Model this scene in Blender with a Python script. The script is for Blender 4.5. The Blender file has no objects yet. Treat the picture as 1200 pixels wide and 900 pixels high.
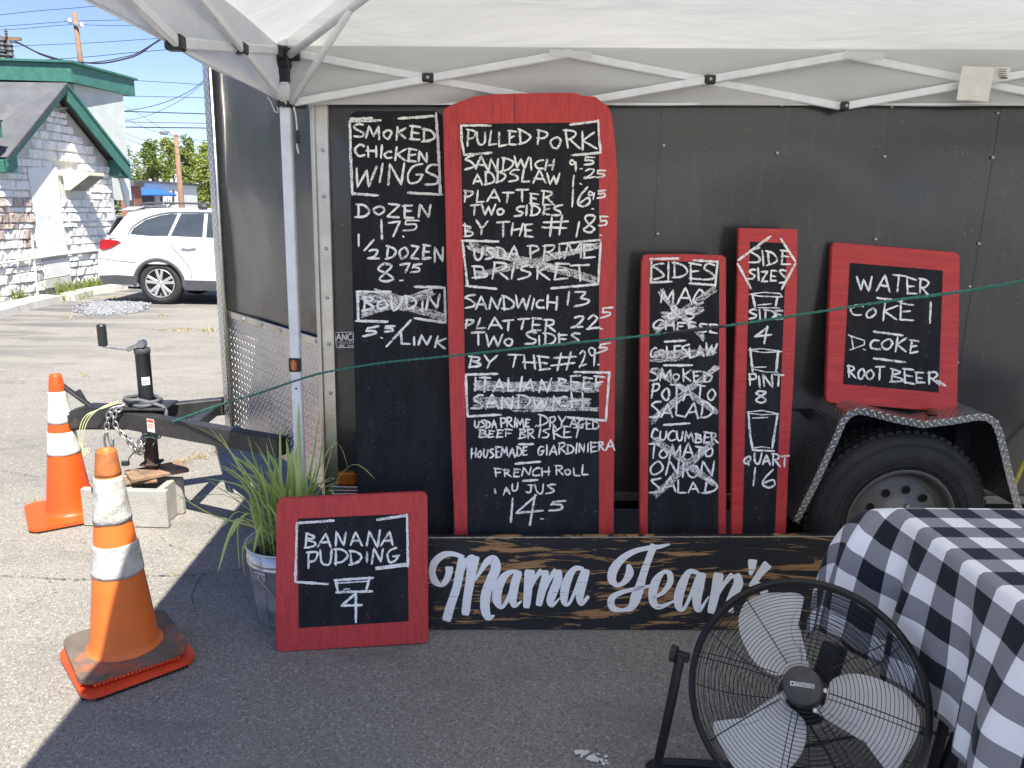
import bpy, bmesh, math, random
from mathutils import Vector, Matrix, noise
sc = bpy.context.scene
R_ = math.radians
# ------------------------------------------------------------------ camera
F, H, PITCH, YAW, ROLL = 885.0, 1.5, 13.0, 2.5, 1.4      # focal length in px of a 1200 px wide photo
_p, _y, _r = R_(PITCH), R_(YAW), R_(ROLL)
CF = Vector((math.sin(_y)*math.cos(_p), math.cos(_y)*math.cos(_p), -math.sin(_p)))
_rt = Vector((math.cos(_y), -math.sin(_y), 0)); _up = _rt.cross(CF)
CR = _rt*math.cos(_r) + _up*math.sin(_r); CU = _up*math.cos(_r) - _rt*math.sin(_r)
CO = Vector((0, 0, H))
cam = bpy.data.cameras.new("camera"); cam.sensor_width = 36; cam.lens = F/1200*36; cam.clip_start = .05; cam.clip_end = 3000
co = bpy.data.objects.new("camera", cam); sc.collection.objects.link(co); sc.camera = co
co.matrix_world = Matrix(((CR.x, CU.x, -CF.x, CO.x), (CR.y, CU.y, -CF.y, CO.y), (CR.z, CU.z, -CF.z, CO.z), (0, 0, 0, 1)))
# ------------------------------------------------------------------ sky + sun
SUN = Vector((.25, -.60, 1.0)).normalized()
el = math.asin(SUN.z); az = math.atan2(SUN.x, SUN.y)
w = bpy.data.worlds.new("World"); sc.world = w; w.use_nodes = True
nt = w.node_tree; nt.nodes.clear()
sky = nt.nodes.new("ShaderNodeTexSky"); sky.sky_type = 'NISHITA'; sky.sun_disc = False
sky.sun_elevation = el; sky.sun_rotation = az; sky.air_density = 1.0; sky.dust_density = .25; sky.ozone_density = 3.5
bg = nt.nodes.new("ShaderNodeBackground"); bg.inputs[1].default_value = .066
wo = nt.nodes.new("ShaderNodeOutputWorld"); tint = nt.nodes.new('ShaderNodeMix'); tint.data_type = 'RGBA'; tint.blend_type = 'MULTIPLY'; tint.inputs[0].default_value = 1; tint.inputs[7].default_value = (.98, .93, 1.10, 1); nt.links.new(sky.outputs[0], tint.inputs[6]); nt.links.new(tint.outputs[2], bg.inputs[0]); nt.links.new(bg.outputs[0], wo.inputs[0])
sl = bpy.data.lights.new("sun", 'SUN'); sl.energy = 4.1; sl.angle = R_(.53); sl.color = (1, .95, .86)
so = bpy.data.objects.new("sun", sl); sc.collection.objects.link(so); so.location = (5, -12, 20)
so.rotation_euler = SUN.to_track_quat('Z', 'Y').to_euler()
sc.view_settings.view_transform = 'Standard'; sc.view_settings.look = 'None'
sc.view_settings.exposure = 1.46; sc.view_settings.gamma = 1
sc.render.resolution_x = 1024; sc.render.resolution_y = 768
sc.cycles.max_bounces = 8

# ------------------------------------------------------------------ helpers
def ray(px, py): return CR*((px-600)/F) - CU*((py-450)/F) + CF
class Plane:                                   # leaning plane: through (x0,yb,zb); y grows k per metre of z and m per metre of x
    def __init__(s, yb, zb=0, k=0, m=0, x0=0):
        s.p = Vector((x0, yb, zb)); s.n = Vector((-m, 1, -k)).normalized(); s.k = k
    def at(s, px, py, off=0):
        d = ray(px, py); t = (s.p - s.n*off - CO).dot(s.n)/d.dot(s.n); return CO + d*t
def G(y): return -.023*min(max(y-4, 0), 10)    # the lot falls a little towards the parked car
def ong(px, py):
    z = 0
    for _ in range(40):
        d = ray(px, py); q = CO + d*((z-H)/d.z); z = .5*z + .5*G(q.y)
    return q
def ony(px, py, y): d = ray(px, py); return CO + d*(y/d.y)

def srgb(r, g, b):
    f = lambda c: (c/255/12.92 if c/255 <= .04045 else ((c/255+.055)/1.055)**2.4)
    return (f(r), f(g), f(b), 1)
class NT:
    def __init__(s, name):
        s.m = bpy.data.materials.new(name); s.m.use_nodes = True; s.t = s.m.node_tree
        s.b = s.t.nodes["Principled BSDF"]; s.out = s.t.nodes["Material Output"]
        s.tc = s.t.nodes.new("ShaderNodeTexCoord")
    def n(s, typ, **k):
        x = s.t.nodes.new(typ)
        for a, v in k.items():
            if a in x.inputs.keys(): x.inputs[a].default_value = v
            else: setattr(x, a, v)
        return x
    def l(s, a, b): s.t.links.new(a, b)
    def map(s, scale=(1, 1, 1), src='Object', rot=(0, 0, 0)):
        mp = s.n("ShaderNodeMapping"); mp.inputs['Scale'].default_value = scale; mp.inputs['Rotation'].default_value = rot
        s.l(s.tc.outputs[src], mp.inputs[0]); return mp.outputs[0]
    def noise(s, scale, detail=4, rough=.55, vec=None, dist=0):
        x = s.n("ShaderNodeTexNoise"); x.inputs['Scale'].default_value = scale; x.inputs['Detail'].default_value = detail
        x.inputs['Roughness'].default_value = rough; x.inputs['Distortion'].default_value = dist
        s.l(vec if vec else s.tc.outputs['Object'], x.inputs['Vector']); return x.outputs['Fac']
    def ramp(s, fac, a, b, ca=(0, 0, 0, 1), cb=(1, 1, 1, 1)):
        x = s.n("ShaderNodeValToRGB"); e = x.color_ramp.elements
        e[0].position = a; e[0].color = ca; e[1].position = b; e[1].color = cb; s.l(fac, x.inputs[0]); return x.outputs[0]
    def mix(s, fac, a, b, mode='MIX'):
        x = s.n("ShaderNodeMix"); x.data_type = 'RGBA'; x.blend_type = mode
        for i, v in ((0, fac), (6, a), (7, b)):
            if hasattr(v, 'links'): s.l(v, x.inputs[i])
            else: x.inputs[i].default_value = v
        return x.outputs[2]
    def math(s, op, a, b=0):
        x = s.n("ShaderNodeMath"); x.operation = op
        for i, v in ((0, a), (1, b)):
            if hasattr(v, 'links'): s.l(v, x.inputs[i])
            else: x.inputs[i].default_value = v
        return x.outputs[0]
    def bump(s, h, strength=.4, dist=.01):
        x = s.n("ShaderNodeBump"); x.inputs['Strength'].default_value = strength; x.inputs['Distance'].default_value = dist
        s.l(h, x.inputs['Height']); s.l(x.outputs[0], s.b.inputs['Normal'])
    def col(s, c):
        if hasattr(c, 'links'): s.l(c, s.b.inputs['Base Color'])
        else: s.b.inputs['Base Color'].default_value = c
    def set(s, rough=.6, metal=0, spec=.5):
        for k, v in (('Roughness', rough), ('Metallic', metal), ('Specular IOR Level', spec)):
            if hasattr(v, 'links'): s.l(v, s.b.inputs[k])
            else: s.b.inputs[k].default_value = v
    def alpha(s, a): s.l(a, s.b.inputs['Alpha'])
def sc_(c, k): return (c[0]*k, c[1]*k, c[2]*k, 1)
def simple(name, c, rough=.6, metal=0, var=.25, vs=8, bump=.15, bs=60, bd=.003, dirt=None, ds=(.5, .7), dscale=5):
    """base colour with low and high frequency variation, optional dirt patches and fine relief"""
    n = NT(name); v = n.noise(vs, 6); c1 = n.ramp(v, .3, .7, sc_(c, 1-var), sc_(c, 1+var*.6))
    if dirt: c1 = n.mix(n.ramp(n.noise(dscale, 8, .7), ds[0], ds[1]), c1, dirt)
    n.col(c1); n.set(n.math('ADD', n.math('MULTIPLY', n.noise(vs*2.3, 4), .25), rough-.125), metal)
    if bump: n.bump(n.noise(bs, 4), bump, bd)
    return n.m

def mk(name, bm, mat, parent=None, label=None, smooth=False):
    me = bpy.data.meshes.new(name); bm.to_mesh(me); bm.free()
    if smooth:
        for p in me.polygons: p.use_smooth = True
    if isinstance(mat, (list, tuple)):
        for m in mat: me.materials.append(m)
    else: me.materials.append(mat)
    o = bpy.data.objects.new(name, me); sc.collection.objects.link(o)
    if parent: adopt(o, parent)
    if label: o['label'] = label
    return o
def wm(o): return (wm(o.parent) @ o.matrix_parent_inverse @ o.matrix_basis) if o.parent else o.matrix_basis.copy()
def adopt(o, p): o.parent = p; o.matrix_parent_inverse = wm(p).inverted()
def thing(name, label, cat, loc=(0, 0, 0), group=None):
    o = bpy.data.objects.new(name, None); sc.collection.objects.link(o); o.location = loc; o.empty_display_size = .1
    return tag(o, label, cat, group)
def tag(o, label, cat, group=None):
    o['label'] = label; o['category'] = cat
    if group: o['group'] = group
    return o
def kind(o, k, label=None):
    o['kind'] = k
    if label: o['label'] = label
    return o
def copy_mesh(src, name, parent, mat4, label=None):
    o = src.copy(); o.name = name; sc.collection.objects.link(o); o.parent = None; o.matrix_parent_inverse = Matrix()
    o.matrix_basis = mat4
    if parent: adopt(o, parent)
    return o
def box(bm, c, s, rot=None, bev=0, seg=1):
    M = Matrix.Translation(c) @ (rot.to_4x4() if rot else Matrix()) @ Matrix.Diagonal((s[0], s[1], s[2], 1))
    r = bmesh.ops.create_cube(bm, size=1, matrix=M)
    if bev:
        es = {e for v in r['verts'] for e in v.link_edges}
        bmesh.ops.bevel(bm, geom=list(es), offset=bev, segments=seg, affect='EDGES')
    return bm
def frame_of(d):
    d = d.normalized(); a = Vector((0, 0, 1)) if abs(d.z) < .9 else Vector((0, 1, 0)); x = a.cross(d).normalized(); return x, d.cross(x)
def tube(bm, pts, r, n=8, cap=True, flat=1.0, closed=False):
    pts = [Vector(p) for p in pts]; rs = r if isinstance(r, (list, tuple)) else [r]*len(pts); rings = []
    N = len(pts); px = None
    for i, p in enumerate(pts):
        if closed: d = pts[(i+1) % N]-pts[i-1]
        else: d = (pts[min(i+1, N-1)]-pts[max(i-1, 0)])
        d.normalize()
        if px is None: x, y = frame_of(d)
        else: x = (px-d*px.dot(d)).normalized(); y = d.cross(x)
        px = x
        rings.append([bm.verts.new(p + x*math.cos(2*math.pi*k/n)*rs[i] + y*math.sin(2*math.pi*k/n)*rs[i]*flat) for k in range(n)])
    for i in range(N-1+(1 if closed else 0)):
        a, b = rings[i], rings[(i+1) % N]
        for k in range(n): bm.faces.new((a[k], a[(k+1) % n], b[(k+1) % n], b[k]))
    if cap and not closed: bm.faces.new(rings[0][::-1]); bm.faces.new(rings[-1])
    return bm
def bar(bm, a, b, wd, hg, up=Vector((0, 0, 1)), bev=.002):
    """rectangular bar between two points"""
    a, b = Vector(a), Vector(b); d = (b-a); L = d.length; d.normalize(); x = up.cross(d)
    x = x.normalized() if x.length > 1e-4 else Vector((1, 0, 0)); z = d.cross(x)
    rot = Matrix((x, d, z)).transposed(); return box(bm, (a+b)/2, (wd, L, hg), rot, bev)
def lathe(bm, prof, c=(0, 0, 0), axis=None, n=32, cap=False):
    """prof: (radius, height) along the axis"""
    c = Vector(c); ax = Vector(axis or (0, 0, 1)).normalized(); x, y = frame_of(ax); rings = []
    for r, h in prof:
        rings.append([bm.verts.new(c + ax*h + (x*math.cos(2*math.pi*k/n)+y*math.sin(2*math.pi*k/n))*max(r, 1e-4)) for k in range(n)])
    for a, b in zip(rings, rings[1:]):
        for k in range(n): bm.faces.new((a[k], a[(k+1) % n], b[(k+1) % n], b[k]))
    if cap: bm.faces.new(rings[0][::-1]); bm.faces.new(rings[-1])
    return bm
def prism(bm, pts, dvec, bev=0):
    """solid from an outline of 3-D points, pushed along dvec"""
    vs = [bm.verts.new(p) for p in pts]; f = bm.faces.new(vs)
    r = bmesh.ops.extrude_face_region(bm, geom=[f]); nv = [g for g in r['geom'] if isinstance(g, bmesh.types.BMVert)]
    bmesh.ops.translate(bm, vec=dvec, verts=nv)
    if bev:
        es = [e for v in vs for e in v.link_edges if e.other_vert(v) in vs]
        bmesh.ops.bevel(bm, geom=list(set(es)), offset=bev, segments=2, affect='EDGES')
    bmesh.ops.recalc_face_normals(bm, faces=bm.faces); return bm
def smooth_pts(P, k=5, closed=False):
    """Catmull-Rom through points of any dimension"""
    out = []; n = len(P); rng = range(n if closed else n-1)
    for i in rng:
        p0 = P[(i-1) % n] if (closed or i) else P[0]; p1 = P[i]; p2 = P[(i+1) % n]
        p3 = P[(i+2) % n] if (closed or i+2 < n) else P[-1]
        for j in range(k):
            t = j/k
            out.append(tuple(.5*((2*b)+(-a+c)*t+(2*a-5*b+4*c-d)*t*t+(-a+3*b-3*c+d)*t**3) for a, b, c, d in zip(p0, p1, p2, p3)))
    if not closed: out.append(tuple(P[-1]))
    return out
rnd = random.Random(7)

# ------------------------------------------------------------------ materials
def asphalt():
    n = NT("asphalt")
    big = n.noise(.35, 5, .6); mid = n.noise(3.0, 6, .6)
    c = n.ramp(big, .38, .66, (.255, .236, .202, 1), (.335, .312, .27, 1))
    c = n.mix(n.math('MULTIPLY', n.ramp(mid, .35, .7), .35), c, (.20, .19, .175, 1))
    v = n.n("ShaderNodeTexVoronoi"); v.inputs['Scale'].default_value = 190; n.l(n.tc.outputs['Object'], v.inputs['Vector'])
    sep = n.n("ShaderNodeSeparateColor"); n.l(v.outputs['Color'], sep.inputs[0])
    c = n.mix(n.math('MULTIPLY', n.ramp(sep.outputs[0], .80, .93), .65), c, (.50, .475, .42, 1))          # pale stones in the mix
    c = n.mix(n.math('MULTIPLY', n.ramp(sep.outputs[1], .78, .9), .6), c, (.10, .096, .09, 1))
    v2 = n.n('ShaderNodeTexVoronoi'); v2.inputs['Scale'].default_value = 9; n.l(n.tc.outputs['Object'], v2.inputs['Vector']); s2 = n.n('ShaderNodeSeparateColor'); n.l(v2.outputs['Color'], s2.inputs[0])
    spot = n.math('MULTIPLY', n.ramp(n.math('ADD', v2.outputs['Distance'], n.math('MULTIPLY', n.noise(60, 3), .12)), .10, .13, (1, 1, 1, 1), (0, 0, 0, 1)), n.ramp(s2.outputs[2], .72, .76)); c = n.mix(n.math('MULTIPLY', spot, .75), c, (.05, .048, .045, 1))          # dark stones
    n3 = n.noise(70, 6, .75); c = n.mix(n.math('MULTIPLY', n.ramp(n3, .42, .62, (1, 1, 1, 1), (0, 0, 0, 1)), .33), c, (.10, .098, .09, 1))
    st = n.noise(1.3, 7, .7, n.map((1, 2.2, 1))); c = n.mix(n.math('MULTIPLY', n.ramp(st, .53, .70), .6), c, (.13, .126, .118, 1))
    # dark tyre-worn patch in the lane by the kerb
    sx = n.n("ShaderNodeSeparateXYZ"); n.l(n.tc.outputs['Object'], sx.inputs[0])
    yy = sx.outputs[1]; m1 = n.math('MULTIPLY', n.ramp(n.math('MULTIPLY', yy, .1), .62, .74), n.ramp(n.math('MULTIPLY', yy, .1), 1.02, 1.12, (1, 1, 1, 1), (0, 0, 0, 1)))
    m2 = n.ramp(n.math('MULTIPLY', n.math('ADD', sx.outputs[0], 10), .1), .42, .62, (1, 1, 1, 1), (0, 0, 0, 1))
    m3 = n.ramp(n.noise(.8, 5, .6, n.map((.5, 2.4, 1))), .44, .56)
    c = n.mix(n.math('MULTIPLY', n.math('MULTIPLY', n.math('MULTIPLY', m1, m2), m3), .8), c, (.105, .105, .11, 1))
    n.col(c); n.set(.9, 0, .25)
    h = n.math('ADD', n.math('MULTIPLY', v.outputs['Distance'], -.6), n3); n.bump(h, .55, .005)
    return n.m
def board_black():
    n = NT("chalkboard_paint")
    c = n.ramp(n.noise(6, 6, .6, n.map((3, 3, .6))), .35, .75, (.014, .015, .018, 1), (.026, .028, .032, 1))
    sm = n.ramp(n.noise(9, 8, .75, n.map((5, 5, 1))), .60, .80); c = n.mix(n.math('MULTIPLY', sm, .16), c, (.4, .4, .4, 1))
    sp = n.ramp(n.noise(190, 2, .5), .735, .77); c = n.mix(sp, c, (.45, .45, .44, 1))
    n.col(c); n.set(.7, 0, .15); n.bump(n.noise(60, 4, .6, n.map((6, 6, 1))), .15, .002); return n.m
def board_red(name="red_paint", vert=True, c0=(.56, .048, .048)):
    n = NT(name); g = n.map((14, 14, 1) if vert else (1, 1, 14))
    gr = n.noise(7, 6, .65, g)
    c = n.ramp(gr, .3, .72, (c0[0]*.74, c0[1]*.7, c0[2]*.7, 1), (c0[0]*1.1, c0[1]*1.25, c0[2]*1.2, 1))
    c = n.mix(n.math('MULTIPLY', n.ramp(n.noise(2.2, 5), .45, .7), .4), c, (c0[0]*.66, c0[1]*.6, c0[2]*.7, 1))
    sc1 = n.ramp(n.noise(140, 3, .6), .715, .75); c = n.mix(n.math('MULTIPLY', sc1, .7), c, (.75, .55, .5, 1))
    sc2 = n.ramp(n.noise(16, 9, .8), .68, .72); c = n.mix(n.math('MULTIPLY', sc2, .5), c, (.22, .028, .03, 1)); c = n.mix(n.math('MULTIPLY', n.ramp(n.noise(38, 7, .8), .72, .75), .6), c, (.75, .6, .5, 1))
    n.col(c); n.set(.5, 0, .4); n.bump(gr, .35, .003); return n.m
def chalk(name, lo, hi, c=(.90, .89, .85, 1), sc1=330):
    n = NT(name); n.col(c); n.set(.95, 0, .1)
    a = n.noise(sc1, 3, .6); b = n.noise(30, 3, .6)
    f = n.math('ADD', n.math('MULTIPLY', a, .62), n.math('MULTIPLY', b, .38)); n.alpha(n.ramp(f, lo, hi)); return n.m
def worn_sign():
    n = NT("worn_black_paint_on_wood"); g = n.map((1.3, 1.3, 11))
    a = n.noise(2.1, 7, .62, g, .9); gr = n.noise(9, 6, .7, n.map((1, 1, 26)))
    wood = n.ramp(gr, .3, .75, (.18, .09, .035, 1), (.50, .29, .13, 1))
    black = n.ramp(gr, .3, .7, (.012, .012, .013, 1), (.026, .027, .03, 1))
    m = n.ramp(n.math('ADD', a, n.math('MULTIPLY', gr, .14)), .618, .632)
    ed = n.n("ShaderNodeSeparateXYZ"); n.l(n.tc.outputs['Object'], ed.inputs[0])
    n.col(n.mix(m, black, wood)); n.set(.6, 0, .35); n.bump(n.math('SUBTRACT', gr, m), .5, .003); return n.m
def sign_white():
    n = NT("worn_white_lettering"); gr = n.noise(10, 7, .72, n.map((1.2, 1.2, 30)))
    n.col(n.ramp(gr, .3, .6, (.80, .80, .79, 1), (.92, .92, .91, 1))); n.set(.55)
    n.alpha(n.ramp(n.noise(6, 6, .6, n.map((1.3, 1.3, 40)), ), .66, .70, (1, 1, 1, 1), (0, 0, 0, 1))); return n.m
def tread_plate(name, c=(.90, .90, .88, 1), rough=.36, sc0=1.2, bs=1.0, lo=.62):
    n = NT(name)
    src = 'UV'
    mp = n.map((1, 1, 1), src); sx = n.n("ShaderNodeSeparateXYZ"); n.l(mp, sx.inputs[0]); u, v = sx.outputs[0], sx.outputs[1]
    def bars(ou, ov, swap):
        a = n.math('SUBTRACT', n.math('FRACT', n.math('ADD', n.math('MULTIPLY', u, 24*sc0), ou)), .5)
        b = n.math('SUBTRACT', n.math('FRACT', n.math('ADD', n.math('MULTIPLY', v, 24*sc0), ov)), .5)
        s_ = n.math('MULTIPLY', n.math('ADD', a, n.math('MULTIPLY', b, .9 if swap else -.9)), 1)
        d = n.math('MULTIPLY', n.math('SUBTRACT', n.math('MULTIPLY', a, .9 if not swap else -.9), n.math('MULTIPLY', b, -1)), 1)
        r = n.math('ADD', n.math('POWER', n.math('ABSOLUTE', n.math('MULTIPLY', s_, 6.5)), 2), n.math('POWER', n.math('ABSOLUTE', n.math('MULTIPLY', d, 2.0)), 2))
        return n.math('SUBTRACT', 1, n.math('MINIMUM', r, 1))
    h = n.math('MAXIMUM', bars(0, 0, False), bars(.5, .5, True))
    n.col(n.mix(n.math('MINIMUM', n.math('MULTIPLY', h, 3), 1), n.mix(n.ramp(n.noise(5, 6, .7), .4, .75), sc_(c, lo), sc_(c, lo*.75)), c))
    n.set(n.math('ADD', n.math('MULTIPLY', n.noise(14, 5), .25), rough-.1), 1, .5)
    n.bump(h, bs, .005); return n.m
def fabric_canopy():
    n = NT("canopy_fabric"); d = n.n("ShaderNodeBsdfDiffuse"); tl = n.n("ShaderNodeBsdfTranslucent")
    c = n.ramp(n.noise(2.5, 5), .3, .7, (.84, .85, .84, 1), (.92, .92, .90, 1)); n.l(c, d.inputs[0])
    n.l(n.mix(n.ramp(n.noise(1.1, 5, .6, n.map((.5, 1.8, 1))), .35, .65), (.48, .49, .475, 1), (.66, .665, .635, 1)), tl.inputs[0]); mx = n.n("ShaderNodeMixShader"); mx.inputs[0].default_value = .42
    b = n.n("ShaderNodeBump"); b.inputs['Strength'].default_value = .45; b.inputs['Distance'].default_value = .05
    n.l(n.noise(2.2, 4, .5, n.map((.5, 2.2, 1)), .6), b.inputs['Height']); n.l(b.outputs[0], d.inputs['Normal']); n.l(b.outputs[0], tl.inputs['Normal'])
    n.l(d.outputs[0], mx.inputs[1]); n.l(tl.outputs[0], mx.inputs[2]); n.l(mx.outputs[0], n.out.inputs[0]); return n.m
def gingham():
    n = NT("gingham_cloth"); sx = n.n("ShaderNodeSeparateXYZ"); n.l(n.tc.outputs['UV'], sx.inputs[0])
    a = n.math('GREATER_THAN', n.math('FRACT', sx.outputs[0]), .5); b = n.math('GREATER_THAN', n.math('FRACT', sx.outputs[1]), .5)
    s_ = n.math('ADD', a, b); thr = n.noise(700, 2)
    c = n.mix(n.math('GREATER_THAN', s_, .5), (.016, .019, .028, 1), n.ramp(thr, .3, .7, (.20, .205, .235, 1), (.31, .315, .345, 1)))
    c = n.mix(n.math('GREATER_THAN', s_, 1.5), c, (.88, .89, .93, 1))
    n.col(c); n.set(.9, 0, .15); n.b.inputs['Sheen Weight'].default_value = .1; n.bump(n.noise(500, 2), .25, .001); return n.m
def trailer_skin():
    n = NT("charcoal_aluminium_skin")
    c = n.ramp(n.noise(1.5, 6, .6), .3, .7, (.026, .026, .025, 1), (.042, .042, .039, 1))
    sm = n.ramp(n.noise(7, 8, .75), .62, .75); c = n.mix(n.math('MULTIPLY', sm, .16), c, (.3, .3, .3, 1))
    c = n.mix(n.math('MULTIPLY', n.ramp(n.noise(5, 7, .7, n.map((4, 4, .35))), .55, .8), .10), c, (.35, .34, .32, 1)); c = n.mix(n.math('MULTIPLY', n.ramp(n.noise(150, 2), .70, .74), .5), c, (.4, .4, .4, 1))
    n.col(c); n.set(n.math('ADD', n.math('MULTIPLY', n.noise(4, 5), .20), .25), .1, .4); n.b.inputs['Coat Weight'].default_value = .7; n.b.inputs['Coat Roughness'].default_value = .13; n.b.inputs['Coat IOR'].default_value = 1.5
    n.bump(n.noise(2.2, 3), .5, .012); return n.m
def stone_white():
    n = NT("painted_stone"); geo = n.n("ShaderNodeObjectInfo")
    c = n.ramp(n.noise(9, 7, .7), .3, .7, (.70, .69, .64, 1), (.90, .89, .84, 1))
    sx = n.n("ShaderNodeSeparateXYZ"); n.l(n.tc.outputs['Object'], sx.inputs[0])
    n.col(n.mix(n.math('MULTIPLY', n.ramp(n.noise(3, 7, .75), .60, .75), .5), c, (.38, .33, .28, 1))); n.set(.85, 0, .2)
    n.bump(n.noise(14, 6, .7), .9, .03); return n.m
def car_paint():
    n = NT("white_car_paint"); n.col(n.ramp(n.noise(3, 4), .3, .7, (.56, .57, .57, 1), (.64, .64, .64, 1))); n.set(.3, 0, .5)
    n.b.inputs['Coat Weight'].default_value = .7; n.b.inputs['Coat Roughness'].default_value = .04; return n.m
def sleeve():
    n = NT("dirty_reflective_sleeve"); c = n.ramp(n.noise(12, 8, .7), .35, .7, (.30, .28, .25, 1), (.72, .71, .67, 1))
    c = n.mix(n.ramp(n.noise(55, 6, .8), .62, .68), c, (.10, .075, .05, 1)); n.col(c); n.set(.55); n.bump(n.noise(25, 6, .7), .9, .01); return n.m

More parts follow.
